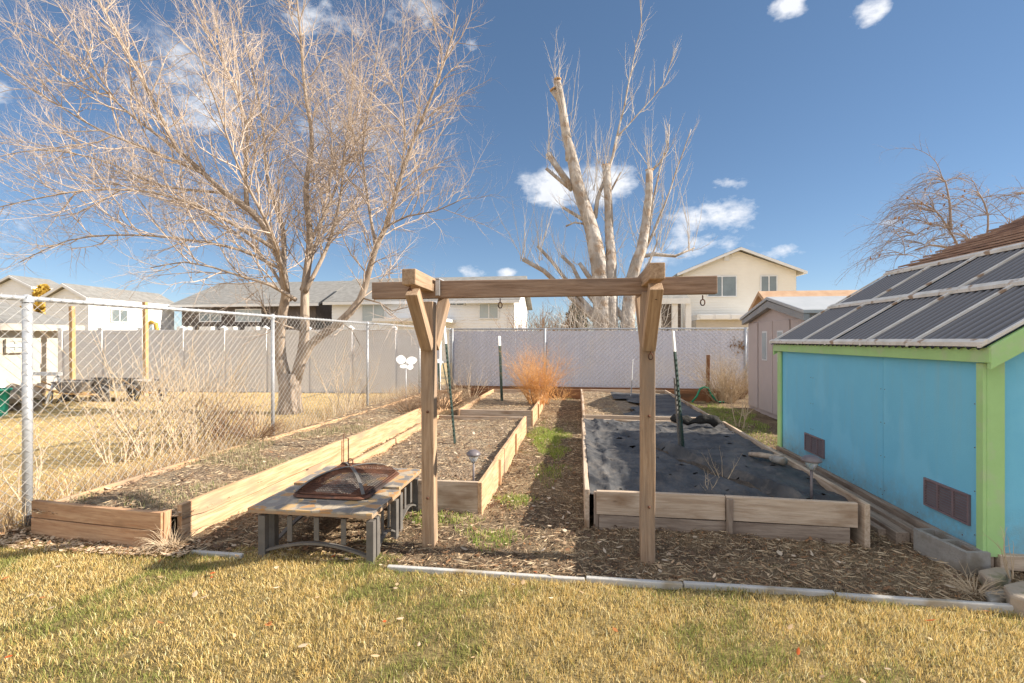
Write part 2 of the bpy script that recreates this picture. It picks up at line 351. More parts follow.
def ground():
    def steps(*segs):
        out=[]
        for a,b,s in segs:
            out+=list(np.arange(a,b,s))
        return out
    xs=steps((-600,-60,60),(-60,-18,3),(-18,-4.4,.2),(-4.4,4,.045),(4,8,.3),(8,60,4),(60,601,60))
    ys=steps((-200,-10,38),(-10,1,.8),(1,9,.045),(9,15,.1),(15,60,3),(60,901,60))
    X,Y=np.meshgrid(xs,ys); Z=g0(X,Y)
    rgh = NR.normal(0,.0045,X.shape); Z=Z+np.where((X>-4.4)&(X<4)&(Y>1)&(Y<9),rgh,0)
    # lumps
    nx,ny=len(xs),len(ys)
    V=np.stack([X,Y,Z],-1).reshape(-1,3)
    i,j=np.meshgrid(np.arange(nx-1),np.arange(ny-1)); a=(j*nx+i).ravel()
    Fq=np.stack([a,a+1,a+1+nx,a+nx],-1)
    me=bpy.data.meshes.new('ground'); me.vertices.add(len(V)); me.vertices.foreach_set('co',V.ravel().astype('f'))
    me.loops.add(Fq.size); me.loops.foreach_set('vertex_index',Fq.ravel().astype('i'))
    me.polygons.add(len(Fq)); me.polygons.foreach_set('loop_start',np.arange(0,Fq.size,4).astype('i'))
    me.polygons.foreach_set('use_smooth',np.ones(len(Fq),bool)); me.update(); me.validate()
    m=bpy.data.materials.new('garden_ground'); nt,N,L=nodes(m); b=N['Principled BSDF']; b.inputs['Roughness'].default_value=.97; b.inputs['Specular IOR Level'].default_value=.1
    tc=N.new('ShaderNodeTexCoord'); sp=N.new('ShaderNodeSeparateXYZ'); L.new(tc.outputs['Object'],sp.inputs[0])
    def nz(s,d=6,r=.65):
        n=N.new('ShaderNodeTexNoise'); n.inputs['Scale'].default_value=s; n.inputs['Detail'].default_value=d; n.inputs['Roughness'].default_value=r; L.new(tc.outputs['Object'],n.inputs['Vector']); return n.outputs['Fac']
    def math_(op,a,b=None,clamp=False):
        n=N.new('ShaderNodeMath'); n.operation=op; n.use_clamp=clamp
        for k,q in enumerate((a,b)):
            if q is None: continue
            if isinstance(q,(int,float)): n.inputs[k].default_value=q
            else: L.new(q,n.inputs[k])
        return n.outputs[0]
    def ramp(f,p0,c0,p1,c1):
        r=N.new('ShaderNodeValToRGB'); r.color_ramp.elements[0].position=p0; r.color_ramp.elements[1].position=p1
        r.color_ramp.elements[0].color=(*c0,1); r.color_ramp.elements[1].color=(*c1,1); L.new(f,r.inputs[0]); return r.outputs[0]
    def mix(f,a,b):
        n=N.new('ShaderNodeMixRGB'); L.new(f,n.inputs[0]); L.new(a,n.inputs[1]); L.new(b,n.inputs[2]); return n.outputs[0]
    mulch=ramp(nz(22,8,.75),.35,(.075,.052,.034),.68,(.30,.215,.14))
    straw=ramp(nz(30,6),.4,(.24,.17,.10),.7,(.36,.28,.18))
    mulch=mix(ramp(nz(1.4,5),.45,(0,0,0),.62,(1,1,1)),mulch,straw)
    moss=ramp(nz(20,5),.3,(.07,.075,.025),.7,(.16,.16,.06))
    mulch=mix(ramp(nz(1.1,4),.6,(0,0,0),.7,(1,1,1)),mulch,moss)
    lawn=ramp(nz(9,8),.35,(.13,.10,.045),.7,(.36,.27,.125))
    gold=ramp(nz(2.2,9,.7),.35,(.46,.33,.15),.7,(.66,.49,.25))
    wob=math_('MULTIPLY',math_('SUBTRACT',nz(5,4),.5),.25)
    yl=math_('ADD',sp.outputs[1],wob)
    fl=math_('MULTIPLY',math_('SUBTRACT',2.98,yl),20,True)
    fx=math_('MULTIPLY',math_('SUBTRACT',-4.25,math_('ADD',sp.outputs[0],wob)),8,True)
    fb=math_('MULTIPLY',math_('SUBTRACT',yl,16),3,True)
    fr=math_('MULTIPLY',math_('SUBTRACT',sp.outputs[0],6),3,True)
    c=mix(fl,mulch,lawn); c=mix(fx,c,gold); c=mix(fb,c,gold); c=mix(fr,c,gold)
    L.new(c,b.inputs['Base Color'])
    bp=N.new('ShaderNodeBump'); bp.inputs['Strength'].default_value=1; bp.inputs['Distance'].default_value=.03; L.new(nz(35,5,.7),bp.inputs['Height']); L.new(bp.outputs[0],b.inputs['Normal'])
    me.materials.append(m)
    o=bpy.data.objects.new('ground',me); col.objects.link(o); o['kind']='structure'
ground()

# ---------------------------------------------------------------- scatter (uncountable stuff)
def mesh_np(name,V,faces_list,C,m,label,cat):
    """faces_list: list of (array Fx k)"""
    me=bpy.data.meshes.new(name); me.vertices.add(len(V)); me.vertices.foreach_set('co',V.astype('f').ravel())
    loops=np.concatenate([f.ravel() for f in faces_list]); 
    starts=[];o=0
    for f in faces_list:
        starts.append(o+np.arange(len(f))*f.shape[1]); o+=f.size
    starts=np.concatenate(starts)
    me.loops.add(len(loops)); me.loops.foreach_set('vertex_index',loops.astype('i'))
    me.polygons.add(len(starts)); me.polygons.foreach_set('loop_start',starts.astype('i'))
    me.update()
    ca=me.color_attributes.new('Col','FLOAT_COLOR','POINT'); ca.data.foreach_set('color',np.concatenate([C,np.ones((len(C),1))],1).astype('f').ravel())
    me.materials.append(MT[m]); o=bpy.data.objects.new(name,me); col.objects.link(o); tag(o,label,cat,kind='stuff'); return o
def blades(name,x,y,h,w,colors,label,cat='grass',lean=.5,z=None,m='grass'):
    n=len(x); z=surf(x,y) if z is None else z
    a=NR.uniform(0,2*np.pi,n); b=NR.uniform(0,2*np.pi,n)
    wx,wy=np.cos(a)*w/2,np.sin(a)*w/2
    lx,ly=np.cos(b)*h*NR.uniform(0,lean,n),np.sin(b)*h*NR.uniform(0,lean,n)
    V=np.zeros((n,5,3))
    V[:,0]=np.stack([x-wx,y-wy,z-.005],1); V[:,1]=np.stack([x+wx,y+wy,z-.005],1)
    V[:,2]=np.stack([x+wx*.8+lx*.4,y+wy*.8+ly*.4,z+h*.6],1); V[:,3]=np.stack([x-wx*.8+lx*.4,y-wy*.8+ly*.4,z+h*.6],1)
    V[:,4]=np.stack([x+lx,y+ly,z+h],1)
    i=np.arange(n)*5
    q=np.stack([i,i+1,i+2,i+3],1); t=np.stack([i+3,i+2,i+4],1)
    C=np.repeat(np.minimum(colors*1.1,.9)[:,None,:],5,1).reshape(-1,3)
    return mesh_np(name,V.reshape(-1,3),[q,t],C,m,label,cat)
def pick(n,cols,wts,jit=.15):
    cols=np.array(cols); k=NR.choice(len(cols),n,p=np.array(wts)/sum(wts)); return cols[k]*NR.uniform(1-jit,1+jit,(n,1))
# front lawn
def nfield(x,y,s,seed):
    r=np.random.default_rng(seed); z=0*x
    for k in range(7):
        a=r.uniform(0,6.28); f=s*r.uniform(.6,1.8); z=z+np.sin((x*np.cos(a)+y*np.sin(a))*f+r.uniform(0,6))
    return z/7
n=260000
x=NR.uniform(-5.2,4.6,n); y=3.12-np.abs(NR.uniform(0,1,n))**1.15*1.9
keep=(y<2.925+.02*np.sin(9*x))|((x>-2.35)&(x<-1.15)&(y<3.08))|((x<-2.9)&(y<2.98)&(NR.uniform(0,1,n)<.3)); x=x[keep]; y=y[keep]; n=len(x)
gf=nfield(x,y,5,3)+.6*nfield(x,y,17,5)+NR.normal(0,.2,n)+.12*np.clip((y-2.3)*1.2,0,1)
bare=(nfield(x,y,11,61)+NR.normal(0,.15,n))>.62; kk=~bare; x=x[kk];y=y[kk];gf=gf[kk];n=len(x)
gcol=np.where((gf>.33)[:,None],pick(n,[(.26,.29,.08),(.38,.36,.12),(.18,.20,.06)],[4,4,2]),pick(n,[(.72,.53,.21),(.80,.62,.30),(.50,.34,.12),(.36,.29,.09),(.84,.70,.42)],[5,4,3,3,2]))
hh=NR.uniform(.010,.032,n)*np.where(NR.uniform(0,1,n)<.06,1.6,1)*(1+.5*np.clip(nfield(x,y,7,44),-.6,.9))
blades('lawn_grass',x,y,hh,NR.uniform(.0016,.0034,n),gcol,'short yellow and green winter lawn in front of the kerb strip',lean=1.25)
# gold lawn behind chain link
n=150000
u=NR.uniform(0,1,n); y=.5+12.3*u**1.3; x=-4.35-NR.uniform(0,1,n)**1.2*14
gcol=pick(n,[(.72,.52,.24),(.82,.64,.35),(.62,.43,.19),(.45,.38,.15),(.85,.72,.45)],[5,4,3,1,2])
blades('dry_lawn_grass',x,y,NR.uniform(.008,.03,n),NR.uniform(.005,.010,n),gcol,'dry golden lawn behind the left chain link fence',lean=1.8)
# tall straw weeds along the fence line
n=13000
y=2.9+NR.uniform(0,1,n)**1.0*9.8; x=-4.27+.0432*(y-3.22)-NR.gamma(1.6,.22,n)+.12
cl=nfield(x,y,3,8); keep=(cl+NR.normal(0,.2,n)>-.05)&(x<-3.98); x=x[keep];y=y[keep];n=len(x)
blades('dry_weeds',x,y,NR.uniform(.05,.30,n)*(1+.25*np.clip((y-5)/3,0,1)),NR.uniform(.003,.007,n),pick(n,[(.58,.45,.28),(.66,.54,.37),(.42,.28,.15),(.34,.20,.11)],[4,4,3,2]),'straw coloured dead weeds growing along the chain link fence','weeds',lean=.8)
# green tufts in paths
n=26000
x=NR.uniform(-2.8,2.5,n); y=NR.uniform(2.97,13.5,n); ff=nfield(x,y,2.6,21)
inbed=np.zeros(n,bool)
for (a,b_,c,d,h) in BX: inbed|=((x>a-.06)&(x<b_+.06)&(y>c-.08)&(y<d+.08))
special=((x-.0+.45)**2/.09+(y-7.2)**2/1.0<1)|((x>2.15)&(y>7)&(x<3.7)&(y<11.2))|((np.abs(x+.33)<.25)&(y>11.6))
keep=(~inbed)&(((ff>.33)&(NR.uniform(0,1,n)<.25)&(x<.4))|special); x=x[keep];y=y[keep];n=len(x)
blades('path_grass',x,y,NR.uniform(.02,.07,n),NR.uniform(.003,.006,n),pick(n,[(.14,.19,.04),(.22,.26,.06),(.30,.30,.10),(.42,.33,.16)],[4,4,2,3]),'green grass tufts growing in the paths between the beds',lean=.8)
n=14000
x=NR.uniform(-3.95,-2.9,n); y=NR.uniform(3.2,7,n); ff=nfield(x,y,4,33); keep=(ff>.05)&(NR.uniform(0,1,n)<.7); x=x[keep];y=y[keep];n=len(x)
blades('bed_weeds',x,y,NR.uniform(.015,.06,n),NR.uniform(.003,.006,n),pick(n,[(.18,.20,.08),(.36,.33,.18),(.52,.43,.28),(.44,.36,.24)],[3,3,3,3]),'small weeds sprouting in the left bed soil','weeds',lean=.9)

# dense green patches
xs2=[];ys2=[]
for (cx_,cy_,rx_,ry_,k_) in ((-.42,7.1,.28,.75,5200),(-.25,6.2,.14,.35,900),(-.35,12.6,.5,.4,700),(2.75,9.6,.6,1.9,8000),(2.35,8.0,.22,.8,2200),(-.55,4.3,.18,.18,500),(-.62,3.45,.22,.2,500),(-1.1,3.75,.3,.15,500),(-.3,5.3,.2,.4,500),(-2.45,6.2,.12,1.5,900)):
    a_=NR.uniform(0,6.28,k_); r_=NR.uniform(0,1,k_)**.6*(1+.25*np.sin(3*a_)+.15*np.sin(7*a_)); xs2.append(cx_+rx_*r_*np.cos(a_)); ys2.append(cy_+ry_*r_*np.sin(a_))
x=np.concatenate(xs2); y=np.concatenate(ys2); kk=np.ones(len(x),bool)
for (a,b_,c,d,h) in BX: kk&=~((x>a-.06)&(x<b_+.06)&(y>c-.08)&(y<d+.08))
x=x[kk];y=y[kk];n=len(x)
blades('green_grass',x,y,NR.uniform(.015,.055,n),NR.uniform(.003,.006,n),pick(n,[(.20,.30,.05),(.30,.38,.08),(.42,.42,.14),(.50,.42,.20)],[4,4,3,1.5]),'patches of green grass in the centre path and beside the resin shed',lean=1.0)
# short dead grass over the mulch
n=90000
x=NR.uniform(-2.8,3.0,n); y=2.96+NR.uniform(0,1,n)**1.4*9; ff=nfield(x,y,3.5,71)+.5*nfield(x,y,11,72)+NR.normal(0,.25,n)+.35*((y<3.75)&(x>.5)); kk=ff>.05
for (a,b_,c,d,h) in BX: kk&=~((x>a-.06)&(x<b_+.06)&(y>c-.08)&(y<d+.08))
x=x[kk];y=y[kk];n=len(x)
blades('dead_grass',x,y,NR.uniform(.006,.026,n),NR.uniform(.0016,.0035,n),pick(n,[(.48,.38,.25),(.58,.47,.33),(.34,.25,.16),(.22,.16,.10)],[3,2,3,3]),'short dead grass matted over the soil around the beds',lean=2.2)

def litter(name,n,xr,yr,L0,L1,W0,W1,cols,wts,label,keepf=None,tilt=.5,zoff=.004,curl=.3):
    x=NR.uniform(*xr,n); y=yr[0]+(yr[1]-yr[0])*NR.uniform(0,1,n)**1.25
    if keepf is not None:
        k=keepf(x,y); x=x[k]; y=y[k]; n=len(x)
    z=surf(x,y)+zoff+NR.uniform(0,.012,n)
    a=NR.uniform(0,2*np.pi,n); l=NR.uniform(L0,L1,n)/2; w=NR.uniform(W0,W1,n)/2
    tz=NR.uniform(-tilt,tilt,n); cz=NR.uniform(0,curl,n)
    dx,dy=np.cos(a),np.sin(a); V=np.zeros((n,6,3))
    def pt(s,t,up): return np.stack([x+dx*l*s-dy*w*t,y+dy*l*s+dx*w*t,np.maximum(z+tz*l*s+up, z-.004)],1)
    V[:,0]=pt(-1,0,cz*l); V[:,1]=pt(-.3,-1,cz*w*1.2); V[:,2]=pt(1,0,cz*l*.6); V[:,3]=pt(-.2,1,cz*w*1.2); V[:,4]=pt(.45,-.8,cz*w); V[:,5]=pt(.45,.8,cz*w)
    i=np.arange(n)*6
    f1=np.stack([i,i+1,i+4,i+2],1); f2=np.stack([i,i+2,i+5,i+3],1)
    C=np.repeat(pick(n,cols,wts,.25)[:,None,:],6,1).reshape(-1,3)
    return mesh_np(name,V.reshape(-1,3),[f1,f2],C,'litter',label,'leaf litter')
LC=[(.24,.14,.08),(.40,.25,.14),(.54,.38,.23),(.14,.09,.06),(.60,.46,.31),(.36,.18,.08)]
def fab(x,y): return ~(((x>.1)&(x<2.05)&(y>3.8)&(y<7.2))|((x>.75)&(x<2.1)&(y>7.5)&(y<11.6)))
litter('leaf_litter',78000,(-4.25,3.0),(2.98,13.5),.006,.026,.004,.014,LC,[5,5,2,6,.6,2],'brown fallen leaves and bark mulch over the paths and beds',fab)
litter('straw_litter',42000,(-4.2,2.9),(2.98,11),.02,.08,.0012,.003,[(.50,.38,.24),(.62,.49,.33),(.33,.23,.14)],[3,2,3],'dry straw stems strewn over the paths and bed soil',fab,tilt=.25)
litter('fallen_leaves',150,(-5,4),(1.6,3.1),.02,.05,.012,.03,[(.55,.38,.22),(.66,.50,.34),(.42,.17,.06),(.60,.14,.04)],[3,4,2,1.2],'scattered tan and red leaves lying on the front lawn',None,zoff=.02,curl=.6)
litter('fallen_leaves',2600,(-4.9,-2.6),(2.85,3.12),.010,.045,.005,.028,[(.50,.36,.22),(.66,.50,.34),(.30,.17,.09)],[3,4,2],'leaves and bits gathered at the foot of the left bed',None,zoff=.012,curl=.6)
litter('fallen_leaves',1500,(-4.1,2.9),(2.98,7.5),.025,.06,.015,.038,[(.45,.31,.19),(.62,.50,.37),(.27,.15,.08),(.14,.09,.06)],[3,2,3,3],'larger curled oak and maple leaves lying among the beds',fab,zoff=.012,curl=.7)

# ---------------------------------------------------------------- kerb strip
k=empty('garden_edging',(0,2.93,0),'long thin pale concrete edging strip between front lawn and mulch','edging')
xs_=[-2.62,-1.2,.05,.62,1.45,2.35,2.9]
for i in range(len(xs_)-1):
    a,b_=xs_[i],xs_[i+1]
    if i==0: b_=-2.22
    bb=MB(); yo=[.02,-.01,.0,.012,-.004,-.02][i]
    bb.box((a+.004,2.918+yo,-.06),(b_-.004,2.950+yo,.014+[.0,.002,.008,.010,.008,.004][i]))
    bb.build('edging_block','kerb',k,origin=(a,2.93,0),bevel=.006)

# ---------------------------------------------------------------- raised beds
def soil(parent,x0,x1,y0,y1,h,m='soil',name='soil'):
    b=MB(); nx=int((x1-x0)/.06); ny=int((y1-y0)/.06); vs=[];fs=[]
    for j in range(ny+1):
        for i in range(nx+1):
            x=x0+(x1-x0)*i/nx; y=y0+(y1-y0)*j/ny
            vs.append((x,y,float(h+.012*math.sin(5*x+1.7*y)+.012*math.sin(9*y-4*x)+.016*noise3(x,y,0,9)+.01*noise3(x,y,3,25))))
    for j in range(ny):
        for i in range(nx):
            a=j*(nx+1)+i; fs.append((a,a+1,a+nx+2,a+nx+1))
    b.add(vs,fs,True)
    return b.build(name,m,parent,origin=((x0+x1)/2,y0,h))
bg='raised garden beds of weathered boards'
# left long bed
r=empty('raised_bed',(-3.4,3.0,0),'longest raised cedar bed beside the left chain link fence, in full sun','raised bed',bg)
board('end_board',(-4.05,3.09,-.05),(-2.86,2.99,-.05),.17,.038,'cedar_front',r)
board('end_board',(-4.05,3.093,.123),(-2.86,2.993,.123),.125,.038,'cedar_front',r)
board('corner_post',(-2.885,3.02,-.05),(-2.885,3.02,.25),.04,.06,'cedar_front',r,side=(1,0,0))
board('side_board',(-2.83,3.1,-.05),(-2.78,5.35,-.05),.16,.04,'cedar',r)
board('side_board',(-2.83,3.1,.113),(-2.78,5.35,.113),.15,.04,'cedar',r)
board('side_board',(-2.775,5.38,-.05),(-2.74,8.3,-.05),.30,.04,'cedar',r)
board('side_board',(-2.735,8.32,-.05),(-2.74,11.2,-.05),.29,.04,'cedar',r)
board('side_board',(-4.04,3.15,-.05),(-3.96,5.2,-.05),.25,.035,'cedar',r)
board('side_board',(-3.955,5.23,-.05),(-3.72,8.2,-.05),.24,.035,'cedar',r)
board('side_board',(-3.71,8.23,-.05),(-3.6,11.2,-.05),.24,.035,'cedar',r)
board('end_board',(-3.6,11.23,-.05),(-2.74,11.23,-.05),.29,.035,'cedar',r)
for yy,xx in ((5.36,-2.735),(8.31,-2.70)):
    bb=MB(); bb.tube([(xx,yy,-.02),(xx,yy,.34)],.005,6); bb.build('stake_rod','rust',r,origin=(xx,yy,0))
soil(r,-4.02,-2.8,3.1,11.2,.16)
# middle near bed
def bed(x0,x1,y0,y1,h,label,msoil,fm='grey_board',sm='grey_board',batten_y=(),so=.19,t=.036):
    r=empty('raised_bed',((x0+x1)/2,y0,0),label,'raised bed',bg)
    board('end_board',(x0+.02,y0,-.04),(x1-.02,y0,-.04),h+.04,t,fm,r)
    board('end_board',(x0+.02,y1,-.04),(x1-.02,y1,-.04),h+.035,t,fm,r)
    board('side_board',(x0,y0-.03,-.04),(x0,y1+.02,-.04),h+.04,t,sm,r)
    ys_=[y0-.03]+list(batten_y)+[y1+.02]
    for i in range(len(ys_)-1):
        board('side_board',(x1,ys_[i]+.004,-.04),(x1,ys_[i+1]-.004,-.04),h+.045,t,sm,r,seed=i)
    for yb in batten_y:
        board('batten',(x1+t/2+.012,yb,-.03),(x1+t/2+.012,yb,h-.01),.05,.018,sm,r,side=(0,1,0))
    if msoil: soil(r,x0+.01,x1-.01,y0+.01,y1-.01,so,msoil)
    return r
bed(-2.19,-.80,3.95,7.40,.26,'raised bed in the middle with a solar light and leaning post in its bare soil','soil',sm='cedar',batten_y=(4.75,6.1))
bed(-2.0,-.74,8.0,11.4,.27,'smaller far middle raised bed with the orange dry bush in it','soil',sm='cedar',batten_y=(8.9,10.2))
r=bed(.11,2.04,7.58,11.6,.28,'far right raised bed half covered by fabric, just before the slatted back fence','soil',sm='grey_board',batten_y=(9.6,),so=.21)
# right near bed: two-board front with battens
r=empty('raised_bed',(1.07,3.8,0),'wide raised bed at right filled with holed black fabric','raised bed',bg)
board('end_board',(.15,3.79,.10),(1.10,3.785,.10),.18,.038,'grey_board',r)
board('end_board',(1.105,3.785,.10),(2.0,3.765,.10),.18,.038,'grey_board',r)
board('end_board',(.17,3.795,-.05),(1.95,3.775,-.05),.145,.038,'old_plank',r)
board('batten',(1.10,3.752,0),(1.10,3.752,.27),.05,.02,'old_plank',r,side=(1,0,0))
board('corner_post',(.13,3.82,-.05),(.13,3.82,.26),.04,.05,'old_plank',r,side=(1,0,0))
board('side_board',(.075,3.78,-.05),(.09,5.9,-.05),.34,.036,'grey_board',r)
board('side_board',(.092,5.91,-.05),(.09,7.22,-.05),.34,.036,'grey_board',r)
board('side_board',(2.045,3.72,-.05),(2.06,5.6,-.05),.335,.038,'grey_board',r)
board('side_board',(2.062,5.61,-.05),(2.07,7.22,-.05),.335,.038,'grey_board',r)
board('end_board',(.11,7.2,-.05),(2.05,7.2,-.05),.33,.036,'grey_board',r)
soil(r,.1,2.04,3.82,7.18,.215,'soil_dark')

# landscape fabric
def fabric(name,x0,x1,y0,y1,zf,label,holes=True,step=.022,edge=None):
    nx=int((x1-x0)/step); ny=int((y1-y0)/step); vs=[]; fs=[]; hl=[]
    if holes:
        for j in range(9):
            for i in range(6):
                hl.append((x0+.28+i*.29+rnd.uniform(-.06,.06)+(.14 if j%2 else 0),y0+.22+j*.36+rnd.uniform(-.09,.09),rnd.choice((.010,.014,.018,.026))))
    for j in range(ny+1):
        for i in range(nx+1):
            x=x0+(x1-x0)*i/nx; y=y0+(y1-y0)*j/ny
            vs.append((x,y,zf(x,y)))
    for j in range(ny):
        for i in range(nx):
            x=x0+(x1-x0)*(i+.5)/nx; y=y0+(y1-y0)*(j+.5)/ny
            if edge and not edge(x,y): continue
            if any((x-a)**2+((y-b_)*.8)**2<c*c for a,b_,c in hl): continue
            a=j*(nx+1)+i; fs.append((a,a+1,a+nx+2,a+nx+1))
    b=MB(); b.add(vs,fs,True); o=b.build(name,'fabric',origin=((x0+x1)/2,y0,.2)); tag(o,label,'fabric','black landscape fabric sheets'); return o
def zf1(x,y):
    z=.248+.03*noise3(x,y,0,1.6)+.022*noise3(x,y*.5,5,5)+.016*abs(noise3(x*1.3,y*.6,9,9))+.012*noise3(x,y*.6,4,20)+.010*abs(noise3(x*.8,y,14,13))
    w=abs(noise3(x*1.2+y*.35,y*.25,2,3.0)); z+=.030*max(0,.25-w)*2
    z+=.022*math.exp(-((x-.27-.03*math.sin(y*4)-.02*math.sin(y*11))/.025)**2)            # long fold by the left board
    z+=.035*max(0,1-(x-.1)/.14)
    d=(x-1.05)+(y-5.4)*.42; z+=.05*math.exp(-(d/.05)**2)*(1 if y<5.6 else .3)-.05*math.exp(-((d+.12)/.06)**2)*(1 if y<5.6 else .2)
    z-=.04*max(0,1-(y-3.83)/.15)
    return z
fabric('landscape_fabric',.10,2.02,3.83,7.16,zf1,'black weed fabric with planting holes spread over the right bed')
def zf2(x,y): return .245+.02*noise3(x,y,1,3)+.012*noise3(x,y,7,9)+(.05*max(0,.3-abs(x-1.0+.15*math.sin(3*y))) )
fabric('landscape_fabric',.75,2.02,7.62,11.2,zf2,'black weed fabric sheet covering part of the far right bed',holes=False,step=.045,edge=lambda x,y: x>.95+.18*math.sin(y*2.2)+.1*math.sin(y*7) or y>10)
# rolled dark cloth at the back of the bed
b=MB(); pts=[];rad=[]
for i in range(24):
    t=i/23; pts.append((1.28+.68*t,6.83+.03*math.sin(6*t)+.06*t,.35+.015*math.sin(11*t))); rad.append((.062+.012*math.sin(9*t+1)+.01*math.sin(23*t))*(min(1,4*t+.3))*(min(1,4*(1-t)+.5)))
b.tube(pts,rad,14)
vs=[]
for i,v in enumerate(b.v):
    q=Vector(v); q+=Vector((0,.03*noise3(q.x,q.y,q.z,14),.035*noise3(q.x,q.y+4,q.z,12))); vs.append(tuple(q))
b.v=vs
o=b.build('fabric_roll','log',origin=(1.55,6.8,.3)); tag(o,'dark crumpled roll of cloth lying at the back of the right bed','roll of cloth')
# rusty tin / small bottle lying on fabric right side
b=MB(); b.tube([(1.88,4.93,.30),(1.95,4.84,.30)],[.034,.04],12); b.tube([(1.86,4.96,.30),(1.88,4.93,.30)],[.02,.034],12)
o=b.build('broken_pot','concrete',origin=(1.9,4.9,.27)); tag(o,'small broken clay pot lying at the right edge of the fabric bed','pot')
b=MB(); pts=[(1.72,5.12,.30),(1.80,5.05,.31),(1.9,5.02,.30),(2.0,4.98,.31)]; b.tube(pts,[.02,.028,.028,.018],8)
o=b.build('driftwood_log','bark',origin=(1.8,5.05,.28)); tag(o,'short dark log beside the broken pot on the fabric','log')

# ---------------------------------------------------------------- wooden frame (two braced posts and a beam)
pr=empty('pergola',(-.3,3.28,0),'weathered open timber pergola, two braced posts carrying one long beam','pergola')
def xf_board(name,p0,p1,h,t,m,side=(0,0,1),bev=.006):
    return board(name,p0,p1,h,t,m,pr,side=side,bevel=bev,wob=.003)
LP=Vector((-1.03,3.28,0)); RP=Vector((.47,3.30,0))
for pp,mm,hh_ in ((LP,'post_wood',1.72),(RP,'post_wood',1.77)):
    pl=board('post',(pp.x,pp.y-.045,-.1),(pp.x+(-.004),pp.y-.045,hh_),.085,.092,mm,pr,side=(0,1,0),bevel=.006)
# crossheads run along Y; slot the beam
for pp,zz,m_,L_ in ((LP,1.80,'post_wood',.40),(RP,1.815,'post_wood',.38)):
    arm=board('cross_arm',(pp.x-.005,pp.y-L_,zz-.005),(pp.x-.005,pp.y+L_,zz-.02),.10,.09,m_,pr,bevel=.006)
    # braces
    for s in (-1,1):
        p0=Vector((pp.x,pp.y+s*.05,1.44)); p1=Vector((pp.x,pp.y+s*(L_-.07),zz-.02))
        board('brace',p0-(p1-p0).normalized()*.02,p1,.08,.08,m_,pr,side=(0,s,0.001),bevel=.004)
bm0=board('beam',(-1.45,3.285,1.742),(.905,3.305,1.752),.118,.065,'beam_wood',pr,bevel=.005)
# white metal bracket strap
b=MB(); b.box((-.975,3.235,1.76),(-.945,3.243,1.87)); b.box((-.975,3.225,1.872),(-.945,3.35,1.880)); b.build('bracket','galv',pr,origin=(-.96,3.24,1.8))
def hook(x,y,z):
    b=MB(); b.tube([(x,y,z+.03),(x,y,z)],.004,6); pts=[(x+.014*math.sin(a),y,z-.018+.02*math.cos(a)) for a in np.linspace(0,2*math.pi,12)]; b.tube(pts,.004,6); b.build('hook','rust',pr,origin=(x,y,z))
hook(-1.05,2.93,1.775); hook(.82,3.30,1.715); hook(.475,3.215,1.36); hook(-.53,3.30,1.71)
for pp in (LP,RP):
    for z in (1.53,1.71):
        yb=pp.y-.09-(z-1.44)*.80
        b=MB(); b.tube([(pp.x,yb,z),(pp.x,yb-.03,z-.01)],.011,8); b.build('bolt','rust',pr,origin=(pp.x,yb,z))
    for z in (.95,.35):
        b=MB(); b.tube([(pp.x,pp.y-.046,z),(pp.x,pp.y-.055,z)],.009,8); b.build('bolt','rust',pr,origin=(pp.x,pp.y-.05,z))

# ---------------------------------------------------------------- fire pit table
ft=empty('fire_pit_table',(-1.72,3.45,0),'low slate topped fire pit table with rusty mesh lid standing at the lawn edge','fire pit')
def slab(x0,x1,y0,y1,z,t,hole=None):
    sx=-2.14; 
    e=MB(); e.box((x0,y0,z-t),(x1,y1,z-.012)); e.build('table_edge','slate_edge',ft,origin=(x0,y0,z),bevel=.004)
    b=MB()
    if hole:
        a0,a1,b0,b1=hole
        for (p,q,r_,s_) in ((x0,x1,y0,b0),(x0,a0,b0,b1),(a1,x1,b0,b1),(x0,x1,b1,y1)):
            if q-p>.001 and s_-r_>.001: b.box((p+.002,r_+.0005,z-.012),(q-.002,s_-.0005,z))
    else: b.box((x0+.002,y0,z-.012),(x1-.002,y1,z))
    return b.build('table_top','slate',ft,origin=(x0,y0,z))
slab(-2.19,-1.31,2.95,3.46,.325,.034)
slab(-2.19,-1.33,3.48,4.0,.338,.034)
# legs: arched panels with slats on each side
def side_frame(p0,p1,nsl,h=.27,wl=.05):
    p0=Vector(p0);p1=Vector(p1);d=(p1-p0);Ln=d.length;d.normalize(); nn=Vector((-d.y,d.x,0))
    R=Matrix((d,nn,Vector((0,0,1)))).transposed()
    for i in range(nsl):
        t=i/(nsl-1); c=p0+d*(Ln*t); leg=(i in (0,nsl-1))
        w=wl if leg else .036; tk=.045 if leg else .008; top=.02 if not leg else 0
        b=MB(); M4=Matrix.Translation(c)@R.to_4x4()
        zb=-.02 if leg else .06+.055*math.sin(math.pi*t)
        b.box((-w/2,-tk/2,zb),(w/2,tk/2,h),M4)
        if leg: b.box((-w/2-.006,-tk/2-.002,-.02),(w/2+.006,tk/2+.006,.0),M4)
        b.build('leg' if leg else 'leg_slat','black_steel',ft,origin=c,rotM=R,bevel=.002)
    pts=[p0+d*(Ln*t)+Vector((0,0,.035+.07*math.sin(math.pi*t))) for t in np.linspace(0,1,14)]
    b=MB()
    for i in range(13):
        a,c=pts[i],pts[i+1]
        b.add([a-nn*.015,a+nn*.015,c+nn*.015,c-nn*.015,a-nn*.015-Vector((0,0,.014)),a+nn*.015-Vector((0,0,.014)),c+nn*.015-Vector((0,0,.014)),c-nn*.015-Vector((0,0,.014))],[(0,3,2,1),(4,5,6,7),(0,4,7,3),(1,2,6,5)])
    b.build('arch_rail','black_steel',ft,origin=p0)
side_frame((-2.10,2.99,0),(-1.335,2.99,0),5)
